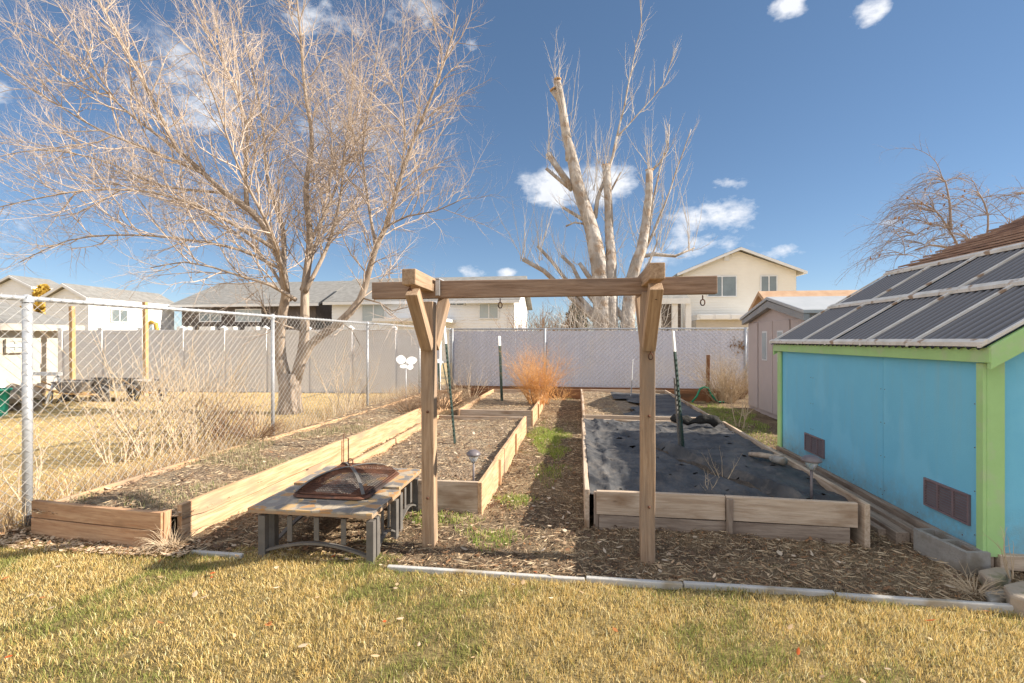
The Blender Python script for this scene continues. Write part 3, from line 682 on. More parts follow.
side_frame((-1.335,3.06,0),(-1.335,3.40,0),4)
side_frame((-1.36,3.55,0),(-1.36,3.95,0),4)
side_frame((-2.10,3.1,0),(-2.10,3.90,0),5)
side_frame((-2.04,3.93,0),(-1.42,3.93,0),5)
# bowl under the table and ash
def rrect(cx,cy,hx,hy,rc,z,n=6):
    pts=[]
    for (sx,sy,a0) in ((1,1,0),(-1,1,90),(-1,-1,180),(1,-1,270)):
        for k in range(n+1):
            a=math.radians(a0+90*k/n); pts.append(Vector((cx+sx*(hx-rc)+rc*math.cos(a),cy+sy*(hy-rc)+rc*math.sin(a),z)))
    return pts
CX,CY=-1.745,3.53
def loft(rings,close=False):
    n=len(rings[0]); vs=[q for r_ in rings for q in r_]; fs=[]
    for i in range(len(rings)-1):
        for k in range(n):
            k2=(k+1)%n; fs.append((i*n+k,i*n+k2,(i+1)*n+k2,(i+1)*n+k))
    if close: fs.append(tuple((len(rings)-1)*n+k for k in range(n)))
    return vs,fs
rg=[rrect(CX,CY,.29,.36,.08,.335),rrect(CX,CY,.275,.345,.08,.35),rrect(CX,CY,.262,.332,.08,.345),rrect(CX,CY,.22,.28,.08,.338),rrect(CX,CY,.10,.12,.05,.334)]
vs,fs=loft(rg,True); b=MB(); b.add(vs,fs,True); b.build('fire_bowl','rust',ft,origin=(CX,CY,.33))
b=MB(); vs=[];fs=[]
for j in range(13):
    for i in range(13):
        x=-.15+.30*i/12; y=-.19+.38*j/12; e=max(0,1-((x/.15)**2+(y/.19)**2)); vs.append((CX-.03+x,CY-.05+y,.337+.03*e+.02*e*noise3(x,y,0,25)))
for j in range(12):
    for i in range(12): a=j*13+i; fs.append((a,a+1,a+14,a+13))
b.add(vs,fs,False); b.build('ash_heap','ash',ft,origin=(CX,CY,.34))
# lid: wire mesh pyramid with curved straps, ring handle
def lidz(sx,sy):
    e=max(abs(sx),abs(sy)); return .358+.105*(1-e**2.8)
ld=MB(); NL=44
for i in range(NL+1):
    s=-1+2*i/NL
    ld.tube([(CX+s*.262,CY+t*.332,lidz(s,t)) for t in np.linspace(-1,1,13)],.0017,3,cap=False)
    ld.tube([(CX+t*.262,CY+s*.332,lidz(t,s)) for t in np.linspace(-1,1,13)],.0017,3,cap=False)
lid=ld.build('mesh_lid','rust',ft,origin=(CX,CY,.35))
st_=MB()
for sx,sy in ((1,1),(1,-1),(-1,1),(-1,-1)):
    P_=[Vector((CX+sx*t*.255,CY+sy*t*.325,lidz(t,t)+.006)) for t in np.linspace(0,1,10)]
    dd=(P_[-1]-P_[0]); nn=Vector((-dd.y,dd.x,0)).normalized()*.012
    for i in range(9):
        a,c=P_[i],P_[i+1]; u3=Vector((0,0,.003))
        st_.add([a-nn,a+nn,c+nn,c-nn,a-nn+u3,a+nn+u3,c+nn+u3,c-nn+u3],[(3,2,1,0),(4,5,6,7),(0,1,5,4),(2,3,7,6),(1,2,6,5),(3,0,4,7)])
st_.build('lid_strap','black_steel',lid,origin=(CX,CY,.47))
b=MB(); b.tube(rrect(CX,CY,.262,.332,.08,.356)+[rrect(CX,CY,.262,.332,.08,.356)[0]],.006,6); b.build('lid_rim','rust',lid,origin=(CX,CY,.35))
b=MB(); b.tube([(CX,CY,.46),(CX,CY,.485)],.012,8); b.tube([(CX+.02*math.sin(a),CY,.505+.022*math.cos(a)) for a in np.linspace(0,2*math.pi,14)],.005,6)
b.build('lid_handle','rust',lid,origin=(CX,CY,.48))

# ---------------------------------------------------------------- solar path lights
def solar(x,y,z0,h,label,s=1.0):
    r=empty('solar_light',(x,y,z0),label,'garden light','solar path lights in the beds')
    b=MB(); b.tube([(x,y,z0-.05),(x,y,z0+h-.10)],.009*s,8); b.build('stake','cap',r,origin=(x,y,z0))
    b=MB(); b.lathe([(.012*s,0),(.022*s,.006),(.045*s,.055*s),(.047*s,.07*s),(.0,.07*s)],(x,y,z0+h-.105)); b.build('lens','lens',r,origin=(x,y,z0+h-.1))
    b=MB(); b.lathe([(.0,-.002),(.060*s,-.004),(.063*s,.004),(.057*s,.018),(.040*s,.034),(.02*s,.042),(0,.043)],(x,y,z0+h-.035)); b.build('cap','cap',r,origin=(x,y,z0+h-.03))
solar(-.885,4.06,.18,.315,'solar path light in the middle bed beside the left frame post')
solar(1.77,3.93,.22,.345,'larger solar path light in the corner of the black fabric bed',1.15)

# ---------------------------------------------------------------- metal stakes
tg='metal garden posts stuck in the beds'
def tpost(base,top,label,white=.2,m='tpost',r0=.016,hooks=True):
    base=Vector(base);top=Vector(top); r=empty('garden_post',base,label,'garden post',tg)
    d=(top-base); Ln=d.length; d.normalize(); X=d.orthogonal().normalized(); Y=d.cross(X)
    R=Matrix((X,Y,d)).transposed(); M4=Matrix.Translation(base)@R.to_4x4()
    b=MB(); w=r0
    b.box((-w,-.003,-.15),(w,.003,Ln*(1-white)),M4); b.box((-.003,.003,-.15),(.003,w*1.6,Ln*(1-white)),M4)
    if hooks:
        z=.1
        while z<Ln*(1-white)-.05:
            b.box((-.006,-.012,z),(.006,-.003,z+.02),M4); z+=.055
    b.build('stem',m,r,origin=base,rotM=R)
    if white:
        b=MB(); b.box((-w,-.003,Ln*(1-white)),(w,.003,Ln),M4); b.box((-.003,.003,Ln*(1-white)),(.003,w*1.6,Ln),M4); b.build('painted_tip','white_paint',r,origin=base,rotM=R)
    return r
def lin(u0,v0,z,u1,v1):
    a=P(u0,v0,z); d=(a.x*-SN+a.y*CS); return a,Pd(u1,v1,d)
a,t=lin(455,444,.20,444.5,326); tpost(a,t,'leaning dark green post with white tip, in the middle bed behind the left frame post',.15,r0=.015)
a,t=lin(684,452,.25,673.5,331); tpost(a,t,'white tipped green post rising from the black fabric bed',.17,r0=.015)
a,t=lin(680.5,450,.25,675.5,378); tpost(a,t,'short bare grey post beside the white tipped one in the fabric bed',0,'black_steel',.015)
a,t=lin(502,401,.2,499.5,336); tpost(a,t,'upright dark post with a thin pale tip, left of the orange bush',.15,r0=.03)
a,t=lin(450,402,.0,442.5,361); tpost(a,t,'thin leaning black post just behind the left frame post',.05,r0=.015)
a,t=lin(439.5,398,.0,438.5,359); tpost(a,t,'short black post with white cap, by the fence corner',.1,r0=.03)
a,t=lin(631,399,.2,633,359); tpost(a,t,'thin pale rod with drooping clips in the far right bed',0,'galv',.013,hooks=False)
a,t=lin(708,402,0,708.7,355)
ws=empty('wooden_stake',a,'single brown wooden stake with the green hose looped around it','stake')
board('stake_shaft',a-Vector((0,0,.05)),t,.07,.07,'back_board',ws,side=(0,1,0))
# hose
b=MB(); q=[P(693,402,.01),P(696,399,.05),P(699,402,0)]
d0=P(702,402,0); dd=d0.x*-SN+d0.y*CS
b.tube([Pd(u_,v_,dd-.1) for u_,v_ in ((692,402),(697,396),(700,389),(704,387),(708,388),(711,394),(714,398),(718,402),(724,402.2))],.022,8)
o=b.build('garden_hose','hose',origin=Pd(704,401.9,dd)); tag(o,'green garden hose looped over the wooden stake near back fence','hose')

# ---------------------------------------------------------------- chain link fences
def mesh_wires(b,p0,p1,z0,z1,s=.075,r=.0016,n=3,twist=True):
    p0=Vector(p0);p1=Vector(p1);d=p1-p0;Ln=d.length;d.normalize(); H=z1-z0; nn=Vector((-d.y,d.x,0))
    k=-int(H/s)-1
    while k*s<Ln:
        for dirn in (0,1):
            x0=k*s; x1=x0+H
            if dirn: x0,x1=x1,x0
            # clip to 0..Ln
            def zat(x): return z0+(x-x0)/(x1-x0)*H
            a=max(0,min(x0,x1)); c=min(Ln,max(x0,x1))
            if c-a<.01: continue
            A=(a,zat(a)); C=(c,zat(c)); off=nn*(.003 if dirn else -.003)
            b.tube([p0+d*A[0]+off+Vector((0,0,A[1])),p0+d*C[0]+off+Vector((0,0,C[1]))],r,n,cap=False)
        k+=1
def fline(y): return -4.27+.0432*(y-3.22)
cf=empty('chain_link_fence',(fline(3.22),3.22,0),'galvanised chain link fence running down the left side of the garden','fence')
ZT=1.765
for yy in (.3,3.22,6.1,8.85,11.6,14.12):
    x=fline(yy); big=yy<4 
    b=MB(); b.tube([(x,yy,-.1),(x,yy,ZT+.0)],.032 if big else .024,12); b.build('post','galv',cf,origin=(x,yy,0))
    b=MB(); b.lathe([(.04 if big else .03,-.02),(.04 if big else .03,.015),(.02,.04),(0,.045)],(x,yy,ZT)); b.build('post_cap','galv',cf,origin=(x,yy,ZT))
b=MB(); b.tube([(fline(.3)+.0,.3,ZT+.01),(fline(14.1),14.1,ZT+.01)],.02,10); b.build('top_rail','galv',cf,origin=(fline(3),3,ZT))
b=MB(); mesh_wires(b,(fline(.3)+.035,.3,0),(fline(14.1)+.035,14.1,0),.02,ZT+.02,.085,.0020)
b.tube([(fline(.3)+.04,.3,.06),(fline(14.1)+.04,14.1,.06)],.002,4)
# knuckle tips above the rail
yy=.3
while yy<14:
    x=fline(yy)+.035; b.tube([(x,yy,ZT+.01),(x,yy+.014,ZT+.04)],.0018,3,cap=False); yy+=.085
b.build('wire_mesh','wire',cf,origin=(fline(3),3,0))
# back fence with slats
BY=14.15; bf=empty('slatted_chain_link_fence',(0,BY,0),'back chain link fence filled with pale lavender grey privacy slats','fence')
xa=fline(14.1)+.03; xb=9.0
b=MB(); x=xa
while x<xb:
    j=rnd.uniform(-.006,.006)
    b.box((x,BY-.004+j,.06),(x+.073,BY+.004+j,1.72+rnd.uniform(-.012,.012))); x+=.0755
b.build('privacy_slats','slat',bf,origin=(0,BY,0))
b=MB(); mesh_wires(b,(xa,BY-.016,0),(xb,BY-.016,0),.08,1.76,.125,.0062); mesh_wires(b,(xa,BY+.014,0),(xb,BY+.014,0),.08,1.76,.302,.0022)
b.build('wire_mesh','wire_pale',bf,origin=(0,BY,0))
b=MB(); b.tube([(xa-.1,BY,1.775),(xb,BY,1.775)],.024,10); b.build('top_rail','galv',bf,origin=(0,BY,1.77))
for x in (-3.72,-.93,1.86,4.65,7.4):
    b=MB(); b.tube([(x,BY-.05,-.1),(x,BY-.05,1.80)],.033,10); b.build('post','galv',bf,origin=(x,BY-.05,0))
board('base_board',(xa,BY-.03,-.02),(3.0,BY-.03,-.02),.10,.03,'back_board',bf); board('base_board',(3.01,BY-.03,-.02),(xb,BY-.03,-.02),.10,.03,'back_board',bf)
# back timber edging
bk=empty('timber_edging',(-.2,12.0,0),'low red brown timber edging board along the foot of the back fence','edging')
board('edging_board',(-2.75,12.0,-.05),(.1,12.0,-.05),.28,.04,'back_board',bk); board('edging_board',(.12,12.0,-.05),(3.4,12.0,-.05),.28,.04,'back_board',bk)
# vinyl fence
A=P(62,390.5,0); B=P(438,393.5,0)
vf=empty('vinyl_fence',A.lerp(B,.5),'solid light grey vinyl privacy fence behind the big bare tree','fence')
d=(B-A); Ln=d.length; d.normalize(); n_=9; HV=1.70
R=Matrix((d,Vector((-d.y,d.x,0)),Vector((0,0,1)))).transposed()
for i in range(n_+1):
    c=A+d*(Ln*i/n_); M4=Matrix.Translation(c)@R.to_4x4()
    b=MB(); b.box((-.065,-.065,-.05),(.065,.065,HV+.06),M4); b.build('post','vinyl',vf,origin=c,rotM=R,bevel=.006)
    b=MB(); b.box((-.08,-.08,HV+.062),(.08,.08,HV+.085),M4)
    tip=M4@Vector((0,0,HV+.16)); vs=[M4@Vector(q) for q in ((-.07,-.07,HV+.085),(.07,-.07,HV+.085),(.07,.07,HV+.085),(-.07,.07,HV+.085))]+[tip]
    b.add(vs,[(0,1,4),(1,2,4),(2,3,4),(3,0,4)]); b.build('post_cap','trim',vf,origin=c,rotM=R)
    if i<n_:
        l=Ln/n_; b=MB(); b.box((.067,-.02,.05),(l-.067,.02,HV-.06),M4)
        x=.067+.15
        b.build('panel','vinyl',vf,origin=c,rotM=R)
        b=MB(); b.box((.067,-.035,HV-.058),(l-.067,.035,HV+.03),M4); b.build('rail','vinyl',vf,origin=c,rotM=R,bevel=.004); b=MB(); b.box((.067,-.035,.0),(l-.067,.035,.048),M4); b.build('rail','vinyl',vf,origin=c,rotM=R,bevel=.004)

# ---------------------------------------------------------------- blue shed / greenhouse
SX=2.53; Y0,Y1=3.38,6.45; ZE=1.405
Z0=1.405; S1=(2.215-Z0)/(3.8-2.5); XB,ZB=3.80,2.215; XR,ZR=5.4,2.90
sh=empty('garden_shed',(4.2,4.9,0),'sky blue shed with lime green trim and smoky corrugated lean-to roof','shed')
for ya_,yb_ in ((Y0,4.38),(4.384,5.60),(5.604,Y1)):
    b=MB(); b.box((SX+(.003 if ya_>5 else 0),ya_,.12),(SX+.03,yb_,ZE)); b.build('side_wall','blue',sh,origin=(SX,ya_,.12))
b=MB()
for ys_ in (3.45,4.36,4.41,5.58,5.63,6.38):
    for z_ in np.arange(.2,1.35,.28): b.tube([(SX-.003,ys_,z_),(SX+.001,ys_,z_)],.0035,6)
for ys_ in np.arange(3.55,6.4,.42): b.tube([(SX-.003,ys_,.16),(SX+.001,ys_,.16)],.004,6)
b.build('nail_heads','rust',sh,origin=(SX,Y0,.2))
def rz(x): return Z0+(x-2.5)*S1 if x<XB else ZB+(x-XB)*.42
# front gable wall
for yy,nm in ((Y0,'front_wall'),(Y1-.03,'back_wall')):
    b=MB(); b.prism([(SX+.031,.12),(7.6,.12),(7.6,rz(5.7)-.06-.71*.0),(5.7,rz(5.7)-.05),(XB,ZB-.05),(SX+.031,rz(SX)-.05)],'y',yy,yy+.03); b.build(nm,'blue',sh,origin=(SX,yy,0))
b=MB(); b.box((7.57,Y0+.04,.12),(7.6,Y1-.04,2.7)); b.build('side_wall','blue',sh,origin=(7.6,Y0,0))
# green trim: corners
for yy in (Y0-.022,Y1-.09):
    b=MB(); ww_=.055 if yy<Y0 else .10; b.box((SX-.022,yy,.10),(SX-.001,yy+ww_,ZE-.10)); b.build('corner_trim','green',sh,origin=(SX,yy,.1),bevel=.003)
b=MB(); b.box((SX+.0,Y0-.022,.10),(SX+.10,Y0-.001,ZE-.02)); b.build('corner_trim','green',sh,origin=(SX,Y0,.1),bevel=.003)
b=MB(); b.box((SX-.045,Y0-.10,ZE-.095),(SX-.001,Y1+.06,ZE-.002)); b.build('eave_board','green',sh,origin=(SX,Y0,ZE),bevel=.003)
# rake boards front
def rake(x0,x1,yy,h,m,nm,zo=0):
    b=MB(); b.prism([(x0,rz(x0)-h+zo),(x1,rz(x1)-h+zo),(x1,rz(x1)+zo),(x0,rz(x0)+zo)],'y',yy-.03,yy); b.build(nm,m,sh,origin=(x0,yy,rz(x0)),bevel=.002)
rake(SX-.04,XB-.001,Y0-.075,.14,'green','rake_board',.012); rake(XB,6.0,Y0-.075,.13,'green','rake_board',-.02)
rake(SX-.04,XB-.001,Y1+.10,.12,'green','rake_board',-.02); rake(XB,6.0,Y1+.10,.12,'green','rake_board',-.02)
# corrugated panels, one per bay
ybs=[Y0-.10,3.95,4.55,5.15,5.75,Y1+.10]
def corr(y0,y1,x0,x1):
    b=MB(); n=int((y1-y0)/.0065); vs=[];fs=[];cl_=[]
    for i in range(n+1):
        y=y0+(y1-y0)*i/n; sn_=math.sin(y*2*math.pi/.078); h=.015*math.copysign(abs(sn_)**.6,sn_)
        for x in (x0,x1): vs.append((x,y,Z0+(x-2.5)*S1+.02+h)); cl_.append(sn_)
    for i in range(n): fs.append((2*i,2*i+1,2*i+3,2*i+2))
    b.add(vs,fs,False); o_=b.build('roof_panel','poly_rib_shade_dirt',sh,origin=(x0,y0,rz(x0)))
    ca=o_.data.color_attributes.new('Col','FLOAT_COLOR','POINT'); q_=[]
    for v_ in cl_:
        d_=.5+.5*v_; q_+=[.04+.16*d_,.04+.157*d_,.043+.165*d_,1]  # light on ridges, shade plus dirt in valleys, put into the vertex colour
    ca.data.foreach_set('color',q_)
XM=3.16
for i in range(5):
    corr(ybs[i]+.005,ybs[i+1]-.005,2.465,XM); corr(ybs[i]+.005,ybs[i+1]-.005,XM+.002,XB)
def slope_bat(y,w=.028,t=.022):
    b=MB(); z=lambda x:Z0+(x-2.5)*S1+.033
    b.prism([(2.44,z(2.44)),(XB-.01,z(XB-.01)),(XB-.01,z(XB-.01)+t),(2.44,z(2.44)+t)],'y',y-w/2,y+w/2); b.build('batten','batten',sh,origin=(2.44,y,1.4),bevel=.002)
for y in ybs[1:-1]+[ybs[0]+.02,ybs[-1]-.02]: slope_bat(y)
def long_bat(x,w=.05,t=.028,m='batten'):
    b=MB(); z=Z0+(x-2.5)*S1+.034; dx=w/2
    b.prism([(x-dx,z-dx*S1+.005),(x+dx,z+dx*S1+.005),(x+dx,z+dx*S1+t),(x-dx,z-dx*S1+t)],'y',ybs[0],ybs[-1]); b.build('batten',m,sh,origin=(x,ybs[0],z),bevel=.002)
long_bat(2.46,.035,.034); long_bat(XM,.05,.034); long_bat(XB+.005,.05,.036)
# rafters / dark inside purlins not visible; upper shingle roof as overlapping courses
b=MB(); x=XB+.02; cw=.14
while x<6.6:
    if x<6.0:
        z0=ZB+(x-XB)*.42+.07; z1=ZB+(x+cw+.03-XB)*.375+.03
    else:
        z0=ZB+(6.0-XB)*.42+.07-(x-6.0)*.3; z1=z0-.04
    n=int((ybs[-1]-ybs[0])/.1); vs=[];fs=[]
    for i in range(n+1):
        y=ybs[0]-.02+(ybs[-1]+.04-ybs[0])*i/n; j=rnd.uniform(-.003,.003)
        vs+=[(x,y,z0+.014+j),(x+cw+.03,y,z1+.001+j),(x,y,z0-.006)]
    for i in range(n): a=3*i; fs+=[(a,a+1,a+4,a+3),(a+2,a,a+3,a+5)]
    b.add(vs,fs); x+=cw
b.build('shingle_roof','shingle',sh,origin=(XB,ybs[0],ZB))
b=MB(); b.prism([(6.6,ZB+.75),(7.8,2.55),(7.8,2.5),(6.6,ZB+.68)],'y',ybs[0],ybs[-1]); b.prism([(XB,ZB-.04),(6.0,ZB+2.2*.42-.04),(6.0,ZB+2.2*.42+.01),(XB,ZB+.01)],'y',ybs[0]+.01,ybs[-1]-.01); b.build('roof_deck','shingle',sh,origin=(XB,ybs[0],ZB))
# vents
for (ya,yb,za,zb) in ((3.48,3.89,.245,.445),(5.33,5.75,.225,.42)):
    fr=MB(); 
    for q in ((ya,za,yb,za+.014),(ya,zb-.014,yb,zb),(ya,za+.014,ya+.014,zb-.014),(yb-.014,za+.014,yb,zb-.014),(ya+.13,za+.014,ya+.142,zb-.014),(ya+.27,za+.014,ya+.282,zb-.014)):
        fr.box((SX-.016,q[0],q[1]),(SX-.001,q[2],q[3]))
    v=fr.build('vent','purple_plastic',sh,origin=(SX,ya,za))
    lv=MB(); z=za+.018
    while z<zb-.02:
        lv.add([(SX-.012,ya+.014,z),(SX-.012,yb-.014,z),(SX-.003,yb-.014,z+.014),(SX-.003,ya+.014,z+.014)],[(0,1,2,3),(3,2,1,0)]); z+=.019
    lv.build('louvre','louvre_plastic',v,origin=(SX,ya,za))
# sill timbers
sl=board('sill',(SX+.0,Y0-.02,.0),(SX+.0,Y1,.0),.118,.09,'old_plank',sh)
board('sill',(SX+.06,Y0+.0,.03),(7.6,Y0+.0,.03),.088,.08,'grey_board',sh)
tb=empty('timber_step',(2.36,5,0),'stacked grey weathered planks lying along the foot of the blue shed','timber')
board('plank',(2.42,3.72,-.03),(2.41,6.5,-.03),.125,.06,'old_plank',tb,wob=.008); board('plank',(2.335,3.80,-.03),(2.325,6.55,-.03),.10,.09,'old_plank',tb,wob=.008); board('plank',(2.25,3.92,-.04),(2.24,6.5,-.04),.07,.06,'old_plank',tb,wob=.01)
# cinder block
def cinder(o,rot,label):
    r=Matrix.Rotation(rot,3,'Z'); M4=Matrix.Translation(Vector(o))@r.to_4x4(); b=MB()
    Lb,Wb,Hb=.39,.15,.19; t=.03
    b.box((0,0,0),(t,Wb,Hb),M4)
    b.box((Lb-t,0,0),(Lb,Wb,Hb),M4); b.box((Lb/2-t/2,t,0),(Lb/2+t/2,Wb-t,Hb),M4)
    b.box((t,0,0),(Lb-t,t,Hb),M4); b.box((t,Wb-t,0),(Lb-t,Wb,Hb),M4); b.box((t,t,.0),(Lb-t,Wb-t,.09),M4)
    x=b.build('cinder_block','concrete',origin=o,rotM=r); tag(x,label,'concrete block')
cinder((2.33,3.70,-.055),math.radians(-82),'hollow grey concrete block at the front corner of the blue shed')
def slabst(pts,z0,z1,name,label,m='stone'):
    n=len(pts); b=MB(); b.add([(x,y,z0) for x,y in pts]+[(x*.999,y,z1+.006*math.sin(7*i)) for i,(x,y) in enumerate(pts)],[tuple(range(n-1,-1,-1)),tuple(range(n,2*n))]+[(i,(i+1)%n,n+(i+1)%n,n+i) for i in range(n)])
    o=b.build(name,m,origin=(pts[0][0],pts[0][1],0),bevel=.015); tag(o,label,'stone')
q=[P(978,571,.05),P(996,568,.05),P(1012,572,.05),P(1003,582,.05),P(986,579,.05)]
slabst([(p.x,p.y) for p in q],-.02,.06,'paving_stone','flat tan stone slab just in front of the concrete block')
q=[P(1003,584,.08),P(1022,580,.08),P(1055,586,.08),P(1060,604,.08),P(1030,601,.08),P(1010,594,.08)]
slabst([(p.x,p.y) for p in q],-.04,.08,'stone_block','thick rounded tan stone at the right end of the kerb strip')
q=[P(984,592,.01),P(1003,590,.01),P(1012,600,.01),P(990,604,.01)]
slabst([(p.x,p.y) for p in q],-.02,.02,'flagstone','thin sunken grey flagstone between the two tan stones','concrete')

# ---------------------------------------------------------------- beige resin shed
rs=empty('storage_shed',(5,9.8,0),'pinkish beige resin storage shed behind the blue shed','shed')
RX=3.66; ya,yb=8.25,10.9; ze=1.93; zp=2.20; ym=(ya+yb)/2
b=MB(); b.prism([(ya,-.02),(yb,-.02),(yb,ze),(ym,zp-.06),(ya,ze)],'x',RX,RX+2.6); b.build('wall','resin',rs,origin=(RX,ya,0))
# moulded ribs, door leaves
for y0_,y1_ in ((ya+.05,ya+.55),(ya+.62,ym-.02),(ym+.02,yb-.62),(yb-.55,yb-.05)):
    dn='door' if (ya+.6<y0_<yb-.7) else 'wall_rib'
    b=MB(); b.box((RX-.03,y0_,.06),(RX-.001,y1_,ze-.12)); o_=b.build(dn,'resin',rs,origin=(RX,y0_,0),bevel=.01)
    if dn=='door':
        c=(y0_+y1_)/2; b=MB(); b.box((RX-.042,c-.12,1.05),(RX-.031,c+.12,1.62)); w_=b.build('window','trim',o_,origin=(RX,c,1.3)); b=MB(); b.box((RX-.048,c-.09,1.08),(RX-.043,c+.09,1.59)); b.build('pane','pale_glass',o_,origin=(RX,c,1.3))
b=MB(); b.prism([(ya-.14,ze-.06),(ym,zp-.02),(yb+.08,ze-.06),(yb+.08,ze-.15),(ym,zp-.14),(ya-.14,ze-.17)],'x',RX-.12,RX-.035); b.build('gable_trim','resin_roof',rs,origin=(RX,ya,ze))
b=MB(); b.prism([(ya-.16,ze-.06),(ym,zp),(yb+.16,ze-.06),(yb+.16,ze-.0),(ym,zp+.06),(ya-.16,ze-.0)],'x',RX-.14,RX+2.7); b.build('roof','resin_roof2',rs,origin=(RX,ya,ze),bevel=.01)
# tan roofed outbuilding beyond
def house(name,label,x0,x1,y0,y1,ze,zr,axis,wall,roof,group='houses beyond the fences',over=.35,wins=(),cat='house',trim='trim',siding=True,extra=None):
    """axis = direction of the ridge"""
    r=empty(name,((x0+x1)/2,(y0+y1)/2,0),label,cat,group)
    b=MB()
    if axis=='y':
        xm=(x0+x1)/2; b.prism([(x0,-.1),(x1,-.1),(x1,ze),(xm,zr-.1),(x0,ze)],'y',y0,y1)
    else:
        ym_=(y0+y1)/2; b.prism([(y0,-.1),(y1,-.1),(y1,ze),(ym_,zr-.1),(y0,ze)],'x',x0,x1)
    wl=b.build('wall',wall,r,origin=((x0+x1)/2,(y0+y1)/2,0))
    if siding:
        b=MB(); z=.3
        while z<ze+(zr-ze if axis=='y' else 0)-.15:
            if z<=ze: a0,a1=x0,x1
            else:
                t=(z-ze)/(zr-.1-ze); a0=x0+(x1-x0)/2*t+.05; a1=x1-(x1-x0)/2*t-.05
            b.add([(a0,y0-.03,z-.2),(a1,y0-.03,z-.2),(a1,y0-.004,z),(a0,y0-.004,z),(a0,y0-.004,z-.2),(a1,y0-.004,z-.2)],[(0,1,2,3),(0,4,5,1)]); 
            if z<=ze:
                b.add([(x1+.03,y0,z-.2),(x1+.03,y1,z-.2),(x1+.004,y1,z),(x1+.004,y0,z)],[(0,1,2,3)])
            z+=.2
        b.build('siding',wall,r,origin=((x0+x1)/2,y0,0))
    t=.14; o=over
    if axis=='y':
        xm=(x0+x1)/2; s=(zr-ze)/(xm-x0)
        pr_=[(x0-o,ze-o*s),(xm,zr),(x1+o,ze-o*s),(x1+o,ze-o*s+t),(xm,zr+t),(x0-o,ze-o*s+t)]; b=MB(); b.prism(pr_,'y',y0-o,y1+o)
        rf=b.build('roof',roof,r,origin=(xm,y0,ze))
        b=MB(); b.prism([(x0-o-.02,ze-o*s-.08),(xm,zr-.08),(x1+o+.02,ze-o*s-.08),(x1+o+.02,ze-o*s+t-.03),(xm,zr+t-.03),(x0-o-.02,ze-o*s+t-.03)],'y',y0-o-.06,y0-o-.003)
        b.build('fascia',trim,rf,origin=(xm,y0-o,ze))
        b=MB(); b.box((x1+o+.003,y0-o,ze-o*s-.06),(x1+o+.08,y1+o,ze-o*s+t-.02)); b.build('fascia',trim,rf,origin=(x1,y0-o,ze))
    else:
        ym_=(y0+y1)/2; s=(zr-ze)/(ym_-y0)
        pr_=[(y0-o,ze-o*s),(ym_,zr),(y1+o,ze-o*s),(y1+o,ze-o*s+t),(ym_,zr+t),(y0-o,ze-o*s+t)]; b=MB(); b.prism(pr_,'x',x0-o,x1+o)
        rf=b.build('roof',roof,r,origin=(x0,ym_,ze))
        b=MB(); b.box((x0-o,y0-o-.08,ze-o*s-.08),(x1+o,y0-o-.003,ze-o*s+t-.03)); b.build('fascia',trim,rf,origin=(x0,y0-o,ze))
    for w in wins:
        side,a,b_,za,zb,mt=w
        if side=='f':
            q=MB(); yy=y0-.03; q.box((a,yy-.07,za),(b_,yy-.02,za+.07)); q.box((a,yy-.07,zb-.07),(b_,yy-.02,zb)); 
            for xx in (a,b_-.07,(a+b_)/2-.03): q.box((xx,yy-.07,za+.07),(xx+.07,yy-.02,zb-.07))
            ww=q.build('window',trim,r,origin=(a,yy,za)); q=MB(); q.box((a+.02,yy-.045,za+.02),(b_-.02,yy-.01,zb-.02)); q.build('pane',mt,ww,origin=(a,yy,za))
        else:
            q=MB(); xx=x1+.03; q.box((xx+.02,a,za),(xx+.07,b_,za+.07)); q.box((xx+.02,a,zb-.07),(xx+.07,b_,zb))
            for yy in (a,b_-.07,(a+b_)/2-.03): q.box((xx+.02,yy,za+.07),(xx+.07,yy+.07,zb-.07))
            ww=q.build('window',trim,r,origin=(xx,a,za)); q=MB(); q.box((xx-.02,a+.02,za+.02),(xx+.045,b_-.02,zb-.02)); q.build('pane',mt,ww,origin=(xx,a,za))
    return r
pL=onY(757,304,16.5); pR=onY(900,300,16.5)
house('outbuilding','low building with tan shingle roof behind the resin shed',onY(776,300,16.8).x,pL.x+7,16.8,18.2,onY(780,306,16.8).z,onY(780,295,17.5).z,'x','cream2','tan_shingle',over=.3,siding=False,cat='building')
# two storey cream house
y0=38
e1=onY(683,272,y0); e2=onY(796,272,y0); pk=onY(729,250,y0); zc=(e1.x+e2.x)/2
wz=lambda u,v: onY(u,v,y0)
r=house('two_storey_house','tall cream two storey house with gable, right of the pruned tree',e1.x,e2.x,y0,y0+9,onY(790,271,y0).z,onY(735,250,y0).z,'y','cream_wall','grey_shingle',over=.5,
  wins=[('f',wz(707,0).x,wz(736.5,0).x,wz(720,297).z,wz(720,276).z,'glass'),('f',wz(760,0).x,wz(777,0).x,wz(768,292.5).z,wz(768,275.5).z,'glass')])
a=wz(724,261);c=wz(729,253); b=MB(); b.box((a.x,y0-.1,a.z),(c.x,y0-.035,c.z)); b.build('vent','trim',r,origin=(a.x,y0,a.z))
a=wz(690,321);c=wz(752,315.5)
b=MB(); b.box((a.x,y0-2.2,a.z),(c.x+2,y0-.04,c.z)); b.build('porch_roof','trim',r,origin=(a.x,y0-1,a.z))
b=MB(); b.box((a.x,y0-1.9,-.1),(c.x+2,y0-.04,a.z-.01)); b.build('porch_wall','cream2',r,origin=(a.x,y0-1,0))
b=MB(); 
for k_ in range(5):
    xx=a.x+.2+k_*(c.x-a.x)/4.2; b.box((xx,y0-2.26,a.z+.05),(xx+(c.x-a.x)/5.2,y0-2.202,c.z-.05))
b.build('porch_awning','white_wall',r,origin=(a.x,y0-2,a.z))
a=onY(655,304,34);c=onY(690,300,34)
